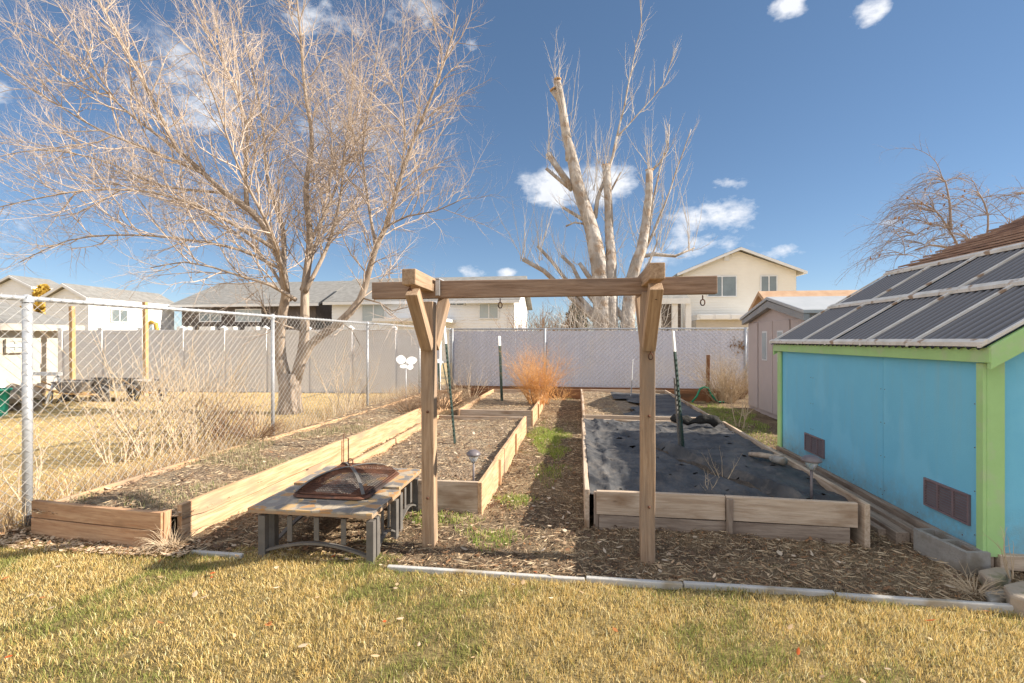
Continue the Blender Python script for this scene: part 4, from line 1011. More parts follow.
pb=empty('porch',(a.x,34,0),'white columned porch with dark shingles behind the right frame post','porch')
b=MB(); b.prism([(34,c.z+.1),(37,c.z+1.1),(37,c.z+1.0),(34,c.z)],'x',a.x,c.x); b.build('roof','grey_shingle',pb,origin=(a.x,34,c.z))
b=MB(); b.box((a.x,33.9,a.z),(c.x,33.998,c.z+.12)); b.build('fascia','trim',pb,origin=(a.x,34,a.z))
for u_ in (658,674.5,688):
    q=onY(u_,304,34.3); b=MB(); b.box((q.x-.18,34.1,-.1),(q.x+.18,34.4,a.z)); b.build('column','trim',pb,origin=(q.x,34.3,0))
b=MB(); b.box((a.x,36.9,-.1),(c.x,37.1,c.z+.9)); b.build('wall','dark_wall',pb,origin=(a.x,37,0))
# white long house centre
y0=30; W=lambda u,v: onY(u,v,y0)
r=house('white_house','long low white house seen between the frame posts and big tree',W(332,0).x,W(514,0).x,y0,y0+8,W(400,300.5).z,W(440,281,).z*1.12,'x','white_wall','grey_shingle',over=.4,
 wins=[('f',W(362,0).x,W(386,0).x,W(370,322).z,W(370,304).z,'pale_glass'),('f',W(479,0).x,W(499,0).x,W(489,319).z,W(489,303).z,'pale_glass'),('f',W(448,0).x,W(465,0).x,W(456,306).z,W(456,302).z,'glass')])
for u_ in (452,470,505):
    q=onY(u_,284,33); b=MB(); b.box((q.x-.25,32.6,q.z-.5),(q.x+.25,33.1,q.z+.1)); b.build('roof_vent','galv',r,origin=(q.x,33,q.z))
a=W(436,323);c=W(455,320); b=MB(); b.box((a.x-3,y0-3,a.z),(c.x,y0-.1,c.z)); b.build('patio_roof','trim',r,origin=(a.x,y0,a.z))
for xx in (a.x-2.8,c.x-.2):
    b=MB(); b.box((xx,y0-2.9,-.1),(xx+.12,y0-2.78,a.z)); b.build('patio_post','trim',r,origin=(xx,y0-2.8,0))
# dark house behind tree
y0=32; W=lambda u,v: onY(u,v,y0)
r=house('dark_house','dark sided house with grey roof behind the big tree trunk',W(182,0).x,W(316,0).x,y0,y0+9,W(250,303).z,W(250,284).z*1.1,'x','dark_wall','grey_shingle',over=.5,
 wins=[('f',W(200,0).x,W(222,0).x,W(210,322).z,W(210,311).z,'glass'),('f',W(236,0).x,W(262,0).x,W(250,322).z,W(250,309).z,'pale_glass')])
a=W(196,331); 
for k_ in range(4):
    q=W(190+k_*22,327); b=MB(); b.box((q.x,y0-1.2,-.1),(q.x+.9,y0-.6,q.z)); b.build('porch_column','trim',r,origin=(q.x,y0-1,0))
# left sunlit house
y0=26; ce=onY(88,298,y0); pk=onY(68,280,y0); le=onY(46,296,y0)
r=house('white_house','white house with sunlit side wall behind left outbuilding',le.x,ce.x,y0,onX(174,300,ce.x).y,ce.z,pk.z-.35,'y','white_wall','grey_shingle',over=.25,
 wins=[('s',27.4,28.6,2.6,3.5,'glass'),('s',30,31,1.6,2.7,'glass')])
y0=34; ce=onY(33,287,y0); 
r=house('white_house','white gabled house at the far left edge of the view',onY(-6,287,y0).x,ce.x,y0,y0+2.5,ce.z,onY(14,277,y0).z,'y','white_wall','grey_shingle',over=.3)
# outbuilding left, sunlit wall with window
x1=-15.2
a=onX(3,353,x1);c=onX(23,339,x1)
r=house('outbuilding','pale stucco garage with small paned window beside the wheelbarrows',-20.5,x1,6.5,12.5,1.83,2.5,'y','cream2','grey_shingle',group='houses beyond the fences',over=.25,wins=[('s',min(a.y,c.y),max(a.y,c.y),a.z,c.z,'pale_glass')],cat='garage',siding=False,trim='cream2')
b=MB(); zz=(a.z+c.z)/2; b.box((x1+.05,a.y,zz-.03),(x1+.11,c.y,zz+.03)); b.build('glazing_bar','trim',r,origin=(x1,a.y,zz))
b=MB(); b.box((x1+.005,6.5,0),(x1+.06,10.9,.5)); b.build('plinth','white_wall',r,origin=(x1,8,0))

# yard things behind left fence
def wheelbarrow(c,s,label,rot=0):
    r=empty('wheelbarrow',c,label,'wheelbarrow','wheelbarrows on the dry lawn'); Rm=Matrix.Translation(Vector(c))@Matrix.Rotation(rot,4,'Z')
    top=[(-.42,-.30,.58),(.42,-.26,.60),(.42,.26,.60),(-.42,.30,.58)]; bot=[(-.20,-.17,.28),(.26,-.15,.28),(.26,.15,.28),(-.20,.17,.28)]
    T=[Rm@(Vector(q)*s) for q in top]; B_=[Rm@(Vector(q)*s) for q in bot]; T2=[Rm@(Vector((q[0]*.95,q[1]*.93,q[2]))*s) for q in top]; B2=[Rm@(Vector((q[0]*.9,q[1]*.9,q[2]+.02))*s) for q in bot]
    b=MB(); b.add(T+B_+T2+B2,[(i,4+i,4+(i+1)%4,(i+1)%4) for i in range(4)]+[(8+i,8+(i+1)%4,12+(i+1)%4,12+i) for i in range(4)]+[(i,(i+1)%4,8+(i+1)%4,8+i) for i in range(4)]+[(4,7,6,5),(12,13,14,15)])
    b.build('tray','barrow',r,origin=c)
    for sy in (-1,1):
        b=MB(); b.tube([Rm@(Vector(q)*s) for q in ((-.62,.05*sy,.2),(.2,.16*sy,.26),(.95,.28*sy,.58))],.02,8); b.build('handle','stake',r,origin=c)
        b=MB(); b.tube([Rm@(Vector(q)*s) for q in ((.15,.16*sy,.27),(.3,.2*sy,0),(.42,.2*sy,0),(.4,.18*sy,.33))],.016,6); b.build('leg','black_steel',r,origin=c)
    b=MB(); b.tube([Rm@(Vector((-.62+.17*math.cos(a),0,.18+.17*math.sin(a)))*s) for a in np.linspace(0,2*math.pi,17)],.045,8); b.tube([Rm@(Vector((-.62,-.06,.18))*s),Rm@(Vector((-.62,.06,.18))*s)],.03,8); b.build('wheel','black_steel',r,origin=c)
q=P(74,402,0); wheelbarrow((q.x,q.y,0),.82,'dull steel wheelbarrow nearest the stucco garage',math.radians(200))
q=P(150,400,0); wheelbarrow((q.x,q.y,0),.82,'second wheelbarrow farther right beneath the tan clothes stake',math.radians(160))
q=P(100,399,0)
tr=empty('garden_trailer',(q.x,q.y,0),'low dark garden trailer parked between the two wheelbarrows','trailer')
M4=Matrix.Translation(q); b=MB(); b.box((-.6,-.35,.28),(.75,.35,.34),M4); b.box((-.6,-.35,.34),(.75,-.31,.5),M4); b.box((-.6,.31,.34),(.75,.35,.5),M4); b.build('deck','black_steel',tr,origin=q)
for sx in (-.4,.5):
    for sy in (-.38,.38):
        b=MB(); b.tube([M4@Vector((sx+.15*math.cos(a),sy,.16+.15*math.sin(a))) for a in np.linspace(0,2*math.pi,15)],.04,6); b.tube([M4@Vector((sx,sy-.03,.16)),M4@Vector((sx,sy+.03,.16))],.08,10); b.build('wheel','black_steel',tr,origin=q)
# firewood / rock pile things
rp=MB()
for k_ in range(46):
    u_=rnd.uniform(3,40); q=P(u_,rnd.uniform(398,412),0); c=Vector((q.x,q.y,rnd.uniform(.03,.34))); s_=rnd.uniform(.10,.2)
    pts=[c+Vector((rnd.gauss(0,1),rnd.gauss(0,1),rnd.gauss(0,.7))).normalized()*s_*rnd.uniform(.8,1.1) for _ in range(10)]
    # rock as small lumpy lathe-like hull
    vs=[];n=7
    for j in range(5):
        ph=math.pi*j/4
        for i in range(n): 
            a=2*math.pi*i/n; rr_=s_*(1+.25*math.sin(3*a+k_)+.15*math.cos(5*ph+k_)); vs.append(c+Vector((math.sin(ph)*math.cos(a)*rr_*1.3,math.sin(ph)*math.sin(a)*rr_,math.cos(ph)*rr_*.7)))
    fs=[(j*n+i,j*n+(i+1)%n,(j+1)*n+(i+1)%n,(j+1)*n+i) for j in range(4) for i in range(n)]
    rp.add(vs,fs)
o=rp.build('rock_pile','stone',origin=P(20,404,0)); tag(o,'heap of pale rocks on the dry lawn at left','rock pile',kind='stuff')
# saw horse, bench-like pale thing
q=P(42,402,0); M4=Matrix.Translation(q); sw=empty('sawhorse',q,'pale sawhorse standing by the rocks','sawhorse')
b=MB(); b.box((-.5,-.05,.62),(.5,.05,.70),M4); b.build('top_bar','white_paint',sw,origin=q)
for sx in (-.4,.4):
    for sy in (-1,1):
        b=MB(); b.tube([M4@Vector((sx,0,.62)),M4@Vector((sx*1.15,.28*sy,0))],.03,4); b.build('leg','white_paint',sw,origin=q)
# green bin at left edge
q=P(-6,416,0); bn=empty('green_bin',q,'teal green plastic bin cut by the left edge','bin')
b=MB(); b.lathe([(.18,0),(.22,.48),(.25,.48),(.25,.52),(.2,.52),(.16,.02),(0,.02)],q,16); b.build('tub','bin',bn,origin=q)
# two tan stakes standing beyond
for (u_,v0,v1,lb) in ((71,396,306,'left tall tan timber stake beyond the chain link fence'),(144.5,396,302,'right tall tan timber stake beyond the chain link fence')):
    a=P(u_,v0,0); t=Pd(u_-1,v1,a.x*-SN+a.y*CS)
    r=empty('timber_stake',a,lb,'stake','tan timber stakes'); board('shaft',a,t,.09,.09,'stake',r,side=(0,1,0))
# neighbour's yellow slide/equipment arc
q0=Pd(150,331,22)
b=MB(); b.tube([Pd(u_,v_,20) for u_,v_ in ((147,334),(147,325),(151,322),(156,324),(158,334))],.08,8); o=b.build('play_tunnel',mat('yellow_plastic',(.6,.38,.05),(.5,.32,.05),rough=.5,bump=0),origin=Pd(152,334,20)); tag(o,'yellow play hoop showing above the grey vinyl fence','play hoop')
# white butterfly / flower ornament on a stem
c=Pd(406,362,9.0); gr=P(406,417,0); gz=Vector((c.x,c.y,.17)); r=empty('pinwheel',gz,'white butterfly shaped garden pinwheel near the fence corner','pinwheel')
b=MB(); b.tube([gz-Vector((0,0,.1)),c],.008,6); b.build('stem','galv',r,origin=gz)
for (du,dv,rx,rz_,ro) in ((-3.4,-2.4,.060,.085,.5),(3.9,-1.2,.068,.078,-.4),(-1.7,4.0,.045,.036,.2),(2.9,5.0,.040,.050,-.2)):
    cc=Pd(406+du*1.05,362+dv*1.05,9.0); n=14
    ring=[cc+Vector((rx*math.cos(a)*(1+.15*math.cos(2*a+ro)),-.0,rz_*math.sin(a))) for a in np.linspace(0,2*math.pi,n,endpoint=False)]
    b=MB(); b.add([p+Vector((0,-.004+1.1*(p-c).x,0)) for p in ring]+[p+Vector((0,.004+1.1*(p-c).x,0)) for p in ring],[tuple(range(n)),tuple(range(2*n-1,n-1,-1))]+[(i,n+i,n+(i+1)%n,(i+1)%n) for i in range(n)]); b.build('petal','white_paint',r,origin=cc)

# ---------------------------------------------------------------- bare trees
def resample(pts,step):
    out=[pts[0]]; 
    for i in range(len(pts)-1):
        a,b_=pts[i],pts[i+1]; p_=pts[max(i-1,0)]; n_=pts[min(i+2,len(pts)-1)]
        k=max(1,int((b_-a).length/step))
        for j in range(1,k+1):
            t=j/k; t2=t*t;t3=t2*t
            out.append(.5*((2*a)+(b_-p_)*t+(2*p_-5*a+4*b_-n_)*t2+(-p_+3*a-3*b_+n_)*t3))
    return out
def shoot(b,p,d,Ln,r,R_,seg,curl,up,n=None,droop=0):
    pts=[p.copy()]; d=d.normalized(); step=Ln/seg
    for i in range(seg):
        d=(d+Vector((R_.gauss(0,curl),R_.gauss(0,curl),R_.gauss(0,curl)+up-droop*i/seg))).normalized()
        pts.append(pts[-1]+d*step)
    rad=[r*(1-.85*i/seg) for i in range(seg+1)]
    b.tube(pts,rad,n or (6 if r>.02 else (4 if r>.008 else 3)),cap=False)
    return pts,rad
def perp(d,R_):
    v=Vector((R_.gauss(0,1),R_.gauss(0,1),R_.gauss(0,1))); v-=d*v.dot(d); return v.normalized()
def ramify(b,pts,rad,R_,levels,up=.06,droop=0,t0=.1,ang=(.5,1.0)):
    """levels: list of (spacing, len_min, len_max, rmax, curl, seg)"""
    if not levels: return
    sp,l0,l1,rm,curl,seg=levels[0]
    tot=sum((pts[i+1]-pts[i]).length for i in range(len(pts)-1)); s=tot*t0+R_.uniform(0,sp); 
    acc=0;i=0
    while s<tot:
        while i<len(pts)-2 and acc+(pts[i+1]-pts[i]).length<s: acc+=(pts[i+1]-pts[i]).length;i+=1
        sg=(pts[i+1]-pts[i]); f=min(1,(s-acc)/max(1e-6,sg.length)); p=pts[i]+sg*f; d=sg.normalized()
        rr_=rad[i]+(rad[i+1]-rad[i])*f
        a=R_.uniform(*ang); dd=d*math.cos(a)+perp(d,R_)*math.sin(a); 
        fr=s/tot; Ln=R_.uniform(l0,l1)*(1.15-.6*fr); r_=min(rm,rr_*.75)
        q,ra=shoot(b,p,dd,Ln,r_,R_,seg,curl,up,droop=droop)
        ramify(b,q,ra,R_,levels[1:],up,droop,.12,ang)
        s+=sp*R_.uniform(.6,1.4)
def limb(tb,pix,r0,r1,step=.25,n=9,dd=9.7):
    pts=[Pd(*(q if len(q)==3 else (*q,dd))) for q in pix]; pts=resample(pts,step); m=len(pts)
    rad=[(r0+(r1-r0)*(i/(m-1))**.55)*.92 for i in range(m)]
    tb.tube(pts,rad,n if r0>.04 else 6); return pts,rad
R_=random.Random(5)
tb=MB(); cb=MB(); limbs=[]
base=Pd(290,416,9.6); root=Vector((base.x,base.y,0))
tr=empty('bare_tree',root,'large leafless spreading tree in front of the vinyl fence','tree','bare trees')
tb.tube([Pd(290,420,9.6),Pd(290,408,9.6),Pd(290,398,9.6),Pd(290,386,9.6),Pd(290,374,9.6)],[.30,.24,.215,.21,.19],14)
limbs.append((limb(tb,[(286,384,9.6),(281,362,9.6),(280,335,9.5),(283,312,9.5),(286,295,9.4),(283,270,9.4),(270,235,9.3),(252,212,9.2),(225,193,9.1),(200,170,9),(178,150,8.9),(160,115,8.8),(140,75,8.7),(118,35,8.6),(92,-12,8.5)],.15,.014),0))
limbs.append((limb(tb,[(294,384,9.6),(302,355,9.7),(305,325,9.7),(305,290,9.8),(310,240,9.9),(306,190,9.9),(312,140,10),(305,90,10),(300,30,10),(295,-20,10)],.14,.014),0))
limbs.append((limb(tb,[(296,378,9.6),(310,345,9.6),(338,324,9.5),(360,300,9.5),(368,275,9.5),(377,245,9.4),(387,225,9.4),(397,190,9.4),(410,150,9.4),(428,105,9.3),(445,60,9.3),(458,15,9.2)],.125,.012),0))
for pix,r0 in (([(283,275,9.4),(283,230,9.6),(268,180,9.8),(262,120,10),(250,60,10.1),(235,0,10.2)],.07),
 ([(247,208,9.2),(245,170,9.2),(247,130,9.2),(232,80,9.2),(205,30,9.1),(188,-14,9)],.055),
 ([(305,292,9.7),(328,245,9.9),(340,200,10.1),(345,150,10.2),(352,90,10.3),(352,30,10.3)],.06),
 ([(296,300,9.4),(270,285,9.0),(240,276,8.7),(212,267,8.4),(185,262,8.2),(150,268,8)],.05),
 ([(277,250,9.3),(240,228,9),(200,207,8.8),(150,192,8.6),(90,190,8.4),(30,200,8.2),(-20,212,8)],.05),
 ([(205,174,9),(150,150,8.8),(100,130,8.6),(50,100,8.5),(0,70,8.4)],.04),
 ([(178,150,8.9),(125,110,8.7),(75,60,8.6),(22,22,8.5)],.038),
 ([(386,227,9.4),(408,216,9.2),(436,211,9.1),(468,196,9)],.028),
 ([(376,248,9.4),(368,200,9.6),(363,150,9.7),(372,90,9.8),(380,30,9.8)],.045),
 ([(310,242,9.9),(335,190,10.1),(350,130,10.3),(370,60,10.4)],.045),
 ([(288,292,9.4),(272,235,8.6),(240,170,8),(215,100,7.6),(195,40,7.4)],.05),
 ([(302,290,9.8),(322,220,10.8),(332,150,11.4),(325,70,11.8)],.055),
 ([(290,300,9.5),(265,260,10.3),(225,225,10.9),(170,190,11.4),(110,170,11.7)],.05),
 ([(283,270,9.4),(240,250,9.0),(190,240,8.7),(130,235,8.5),(70,240,8.3),(20,262,8.2)],.04),
 ([(225,193,9.1),(160,185,9.3),(100,160,9.5),(40,150,9.6),(-15,160,9.7)],.035),
 ([(362,298,9.5),(380,303,9.3),(392,311,9.2),(400,309,9.1),(412,306,9)],.022),
 ([(340,322,9.5),(352,330,9.4),(360,345,9.3)],.018),
 ([(387,225,9.4),(400,180,9.2),(405,130,9.1),(400,70,9),(405,20,9)],.035),
 ([(300,330,9.6),(268,318,9.3),(258,290,9.1),(245,300,9)],.025)):
    limbs.append((limb(tb,pix,r0,.008,n=7),1))
for (pts,rad),lv in limbs:
    ramify(cb,pts,rad,R_,[(.16,.8,2.5,.015,.15,8),(.115,.3,1.0,.0075,.17,4),(.105,.14,.45,.0052,.14,3)],up=.07,t0=.26 if lv==0 else .12)
tb.build('trunk','bark',tr,origin=root); cb.build('crown','twig',tr,origin=root)
print('tree1 faces',len(cb.f))

# pollarded tree
D=18.0; R_=random.Random(9); tb=MB(); cb=MB(); base=Pd(612,380,D); root=Vector((base.x,base.y,0))
tr=empty('pollarded_tree',root,'pale heavily pruned tree with cut stubs behind the back fence','tree','bare trees')
def stem(pix,n=10,cut=True):
    pts=[Pd(u_,v_,D) for u_,v_,_ in pix]; rad=[q[2]*.88 for q in pix]; P2=resample(pts,.5); m=len(P2); R2=[float(np.interp(i/(m-1),np.linspace(0,1,len(rad)),rad)) for i in range(m)]
    P2=[p+Vector((0,.06*math.sin(i*1.3),0))+Vector((.05*noise3(p.x,p.z,1,1.3),0,0)) for i,p in enumerate(P2)]
    tb.tube(P2,[r_*(1+.12*noise3(p.x,p.y,p.z,1.7)) for r_,p in zip(R2,P2)],n); return P2,R2
S=[stem([(606,384,.45),(603,335,.42),(600,280,.38),(596,250,.36),(588,215,.32),(578,185,.27),(570,150,.21),(562,110,.17),(557.5,80,.15)]),
 stem([(614,384,.35),(612,335,.34),(610,280,.29),(611,250,.26),(609,215,.21),(607,185,.17),(606,166,.16)]),
 stem([(624,384,.36),(628,320,.33),(633,277,.29),(641,250,.26),(646,222,.22),(648.5,194,.18),(649.5,171,.16)]),
 stem([(561,103,.14),(553,90,.13)]),
 stem([(572,188,.15),(560,170,.13),(547,153,.13)]),stem([(572,190,.10),(558,178,.08),(546,168,.07)]),stem([(569,160,.16),(568,143,.12)]),
 stem([(602,325,.2),(581,306,.16),(562,288,.12),(545,271,.10),(523,259,.09)]),stem([(600,318,.12),(575,292,.10),(553,262,.08),(538,246,.06)]),stem([(603,310,.1),(585,290,.1),(573,266,.08),(562,256,.07)]),
 stem([(604,300,.11),(596,285,.11),(588,275,.10),(580,263,.08)]),stem([(630,326,.14),(615,308,.13),(604,296,.12)]),
 stem([(596,228,.08),(580,217,.08),(563,207,.06)]),stem([(591,225,.05),(575,222,.04),(566,226,.04)]),
 stem([(595,218,.10),(598,197,.085),(606,176,.07),(613,157,.06),(617,137,.05)],8),stem([(617,137,.045),(625,104,.035),(633,60,.025),(641,25,.016),(640,-10,.01)],6),stem([(617,137,.035),(640,112,.025),(662,86,.02),(676,48,.01)],6),
 stem([(649,173,.06),(660,163,.05),(668,150,.04),(669,125,.02)],6),stem([(638,257,.09),(655,254,.08),(675,256,.06),(694,248,.03)],6),
 stem([(643,254,.07),(665,205,.05),(680,160,.03),(690,130,.015)],6),stem([(648,240,.05),(655,190,.04),(668,140,.02)],6),
 stem([(611,190,.05),(616,180,.04),(621,172,.04)],6),stem([(628,322,.1),(640,300,.08),(650,285,.07),(665,282,.05)],6),stem([(622,320,.09),(635,290,.07),(650,262,.05),(660,230,.02)],6)]
for k_,(p,rd) in enumerate(S):
    whips=[(.3,1.2,3.2,.016,.05,6),(.2,.3,.9,.010,.08,3)]
    if k_<3: ramify(cb,p,rd,R_,whips,up=.32,t0=.35,ang=(.7,1.3))
    elif k_>=14: ramify(cb,p,rd,R_,[(.28,.6,1.9,.013,.06,5),(.25,.25,.7,.008,.08,3)],up=.26,t0=.1,ang=(.4,.9))
    else: ramify(cb,p,rd,R_,[(.24,.8,2.2,.013,.06,5),(.2,.25,.7,.008,.08,3)],up=.32,t0=.4,ang=(.5,1.1))
# whips rising from cut tops and from the base
for (u_,v_,n_w,ln) in ((557,80,4,2.2),(567,143,3,2.8),(549,155,3,2.4),(606,166,4,2),(649,171,5,2.6),(523,259,6,2.6),(540,248,5,2.0),(562,256,3,1.8),(585,215,4,3.2),(595,190,4,3.0),(660,250,6,3.8),(690,250,4,3.0),(540,262,5,2),(600,165,3,2.5)):
    for _ in range(n_w):
        p=Pd(u_+R_.uniform(-3,3),v_+R_.uniform(-2,4),D+R_.uniform(-.2,.2)); q,ra=shoot(cb,p,Vector((R_.gauss(0,.22),R_.gauss(0,.2),1)),ln*R_.uniform(.6,1.15),.015,R_,7,.05,.05)
        ramify(cb,q,ra,R_,[(.3,.3,.8,.008,.08,3)],up=.12,ang=(.3,.7))
for _ in range(150):
    p=Pd(R_.uniform(570,665),R_.uniform(325,350),D+R_.uniform(-1,1)); q,ra=shoot(cb,p,Vector((R_.gauss(0,.5),R_.gauss(0,.3),1)),R_.uniform(.8,2.4),.014,R_,6,.14,.04)
    ramify(cb,q,ra,R_,[(.3,.3,.8,.009,.12,3)],up=.03)
tb.build('trunk','bark2',tr,origin=root)
ct=MB()
for (u_,v_,r_,dx,dz) in ((557.5,79.6,.15,0,1),(606,165.6,.16,0,1),(649.5,170.6,.165,0,1),(553,89.7,.13,-.5,.8)):
    c=Pd(u_,v_,D); nv=Vector((dx,-.15,dz)).normalized(); ct.tube([c+nv*.0,c+nv*.05],[r_,r_*.9],10)
ct.build('cut_end','cut',tr,origin=root)
cb.build('crown','twig2',tr,origin=root)

# weeping tree at right beyond shed
D=13.5; R_=random.Random(21); tb=MB(); cb=MB(); lf=MB(); base=Pd(985,400,D); root=Vector((base.x,base.y,0))
tr=empty('weeping_tree',root,'bare reddish weeping tree rising behind the brown shingle roof','tree','bare trees')
tb.tube([root,Pd(980,330,D),Pd(975,280,D)],[.16,.13,.11],10)
mains=[]
for pix in ([(975,285),(960,250),(948,228),(935,210),(925,205)],[(975,285),(985,250),(988,215),(980,195)],[(975,280),(1000,250),(1025,215),(1040,190)],[(960,250),(930,245),(915,250)],[(985,250),(1010,230),(1050,215)],[(950,230),(950,205),(945,180)]):
    p,rd=limb(tb,[(*q,D) for q in pix],.06,.02,n=6,dd=D); mains.append((p,rd))
starts=[(905,255),(915,235),(930,225),(948,228),(935,212),(925,205),(988,215),(982,198),(950,200),(925,245),(1010,225),(1035,195),(970,240),(945,182)]
for _ in range(150):
    s_=R_.choice(starts); p=Pd(*s_,D+R_.uniform(-.5,.5)); sgn=R_.choice((-1,-1,-1,1)); 
    d=Vector((sgn*R_.uniform(.4,1.2),R_.uniform(-.7,.7),R_.uniform(.1,1.2))); Ln=R_.uniform(.9,2.3)*(1 if sgn<0 else .8)
    pts=[p]; d.normalize(); seg=11
    for i in range(seg):
        d=(d+Vector((R_.gauss(0,.1),R_.gauss(0,.08),R_.gauss(0,.1)-.17))).normalized(); pts.append(pts[-1]+d*Ln/seg)
    rad=[.0105*(1-.8*i/seg) for i in range(seg+1)]; cb.tube(pts,rad,4,cap=False)
    ramify(cb,pts,rad,R_,[(.2,.2,.8,.006,.16,4),(.18,.1,.35,.0042,.14,3)],up=-.04,droop=.1)
    for _k in range(R_.choice((0,0,0,1))):
        q=pts[R_.randrange(3,seg)]; v=perp(Vector((0,0,1)),R_)*.04; w=Vector((R_.uniform(-.02,.02),R_.uniform(-.02,.02),-.07)); lf.add([q,q+v+w*.5,q+w*1.3,q-v*.6+w*.6],[(0,1,2,3)])
tb.build('trunk','twig3',tr,origin=root); cb.build('crown','twig3',tr,origin=root); lf.build('dead_leaves',mat('amber_dead_leaf',(.42,.20,.07),(.30,.14,.06),bump=0),tr,origin=root)

# ---------------------------------------------------------------- dry shrubs
def shrub(name,label,c,w,h,n,m,seed,up=.05,lean=.55,r=.006,cat='shrub',subs=((.12,.1,.35,.003,.15,3),),droop=0,spread=1,group='dry garden shrubs',L0=.6):
    R2=random.Random(seed); b=MB(); c=Vector(c)
    for _ in range(n):
        a=R2.uniform(0,6.28); k_=R2.uniform(0,1)**.5
        p=c+Vector((math.cos(a)*w*.18*k_*spread,math.sin(a)*w*.18*k_*spread,0)); d=Vector((math.cos(a)*k_*lean*w/h,math.sin(a)*k_*lean*w/h,1))
        q,ra=shoot(b,p,d,h*R2.uniform(L0,1.1),r,R2,7,.12,up,n=3,droop=droop); ramify(b,q,ra,R2,list(subs),up=up,droop=droop,t0=.2)
    o=b.build(name,m,origin=c); tag(o,label,cat,group); return o
MT['orange_twig']=mat('orange_dry_frond',(.66,.32,.10),(.78,.46,.20),ns=3,bump=0,rough=.9)
MT['tan_twig']=mat('tan_dry_stem',(.50,.38,.25),(.62,.49,.34),ns=3,bump=0,rough=.9)
MT['brown_twig']=mat('brown_dry_stem',(.22,.13,.075),(.36,.24,.15),ns=3,bump=0,rough=.9)
q=P(538,404,.18); shrub('dry_asparagus_bush','feathery bright orange dry bush in the far middle bed',q,1.15,1.25,110,'orange_twig',3,subs=((.07,.15,.5,.003,.2,4),(.08,.06,.2,.002,.2,2)),lean=.5,droop=.12,r=.005)
q=P(560,400,.1); shrub('dry_asparagus_bush','low orange wisps spilling right of the orange bush',q,.8,.5,26,'orange_twig',13,subs=((.07,.1,.3,.003,.2,4),),lean=1.2,droop=.3,r=.004)
q=P(724,402,0); shrub('dry_shrub','rounded tan dead shrub in front of the slatted fence by the resin shed',q,1.3,1.25,120,'tan_twig',4,subs=((.09,.15,.45,.0035,.2,4),(.1,.06,.2,.0025,.2,2)),lean=.6,droop=.28,r=.006)
q=P(738,398,0); shrub('dry_shrub','dark brown dead undergrowth beside the resin shed wall',q,1.0,.9,80,'brown_twig',5,subs=((.1,.15,.4,.0035,.2,4),),lean=.8,droop=.2)
q=P(440,408,.16); shrub('dry_shrub','tangled brown dead plant in the left bed behind the frame post',q,1.3,.75,110,'brown_twig',6,subs=((.09,.1,.35,.0035,.2,4),),lean=.9,droop=.2)
q=P(410,412,.16); shrub('dry_shrub','low grey brown tangle below the white pinwheel',q,1.0,.5,70,'brown_twig',16,subs=((.09,.1,.3,.0035,.2,4),),lean=1.0,droop=.2)
q=P(470,398,.1); shrub('dry_shrub','sparse pale tan bush against the slatted fence, left of the dark post',q,1.6,.9,22,'tan_twig',7,subs=((.2,.15,.4,.003,.2,4),),lean=.8)
q=P(740,428,0); shrub('dry_sapling','small pale twiggy sapling beside the far right bed',q,.35,.75,5,'tan_twig',8,r=.011,subs=((.12,.12,.35,.006,.16,4),),lean=.4,group='dry garden saplings')
q=P(172,548,0); shrub('ornamental_grass_tuft','dry straw grass tuft between the left bed boards',q,.30,.22,150,'tan_twig',9,subs=(),lean=1.0,r=.0025,droop=.5,group='dry grass tufts')
q=P(975,592,0); shrub('dry_weed','dry straw weed by the stones at the shed corner',q,.3,.16,60,'tan_twig',10,subs=((.08,.04,.12,.002,.2,2),),lean=1.4,r=.0025,droop=.3,group='dry grass tufts')
q=P(1015,580,0.05); shrub('dry_weed','upright straw stalk beside the thick tan stone',q,.15,.3,5,'tan_twig',11,subs=((.08,.04,.1,.003,.2,2),),lean=.3,r=.004,group='dry grass tufts')
q=P(722,478,.24); shrub('dry_weed','thin dry weed growing through the black fabric',q,.3,.28,6,'tan_twig',12,subs=((.08,.04,.12,.0022,.2,2),),lean=.6,r=.003,group='dry grass tufts')
q=P(708,492,.23); shrub('dry_weed','second thin weed near the front board of the fabric bed',q,.25,.2,5,'tan_twig',14,subs=((.08,.04,.12,.0022,.2,2),),lean=.6,r=.003,group='dry grass tufts')
# canes along the left fence
cg='dead canes along the chain link fence'
for i,(u_,v_,w_,h_,n_c,lb) in enumerate(((150,455,1.2,1.7,28,'tall pale bare canes leaning on the chain link near the first post'),(188,448,1.1,1.5,34,'thick clump of pale dead canes right of the tall leaning canes'),(225,440,1.0,.8,40,'low reddish dead brush by the end of the short bed board'),(120,462,.9,1.1,14,'sparse pale canes beside the near end of the left bed'),(205,432,1.4,1.5,30,'pale dead canes on the far side of the wire, left of the trunk'),(345,412,1.3,1.5,22,'thin pale canes right of the big tree trunk'),(30,500,.5,.9,4,'crooked pale vine at the foot of the first fence post'),(255,425,.8,.9,18,'dead stems beside the second fence post'))):
    q=P(u_,v_,0.02); x_=min(q.x,fline(q.y)-.12); q.x=x_
    shrub('dead_canes',lb,q,w_,h_,n_c,'tan_twig' if i!=2 else 'brown_twig',30+i,subs=((.2,.15,.6,.005,.18,4),(.15,.08,.25,.003,.18,3)),lean=.55,r=.009,group=cg,L0=.5)
# dead brush inside left bed back
q=P(256,437,.17); shrub('dry_shrub','rusty brown leafy brush at the wire in the left bed',q,.9,.42,80,'brown_twig',41,subs=((.08,.08,.25,.003,.2,3),),lean=1.0,droop=.2)
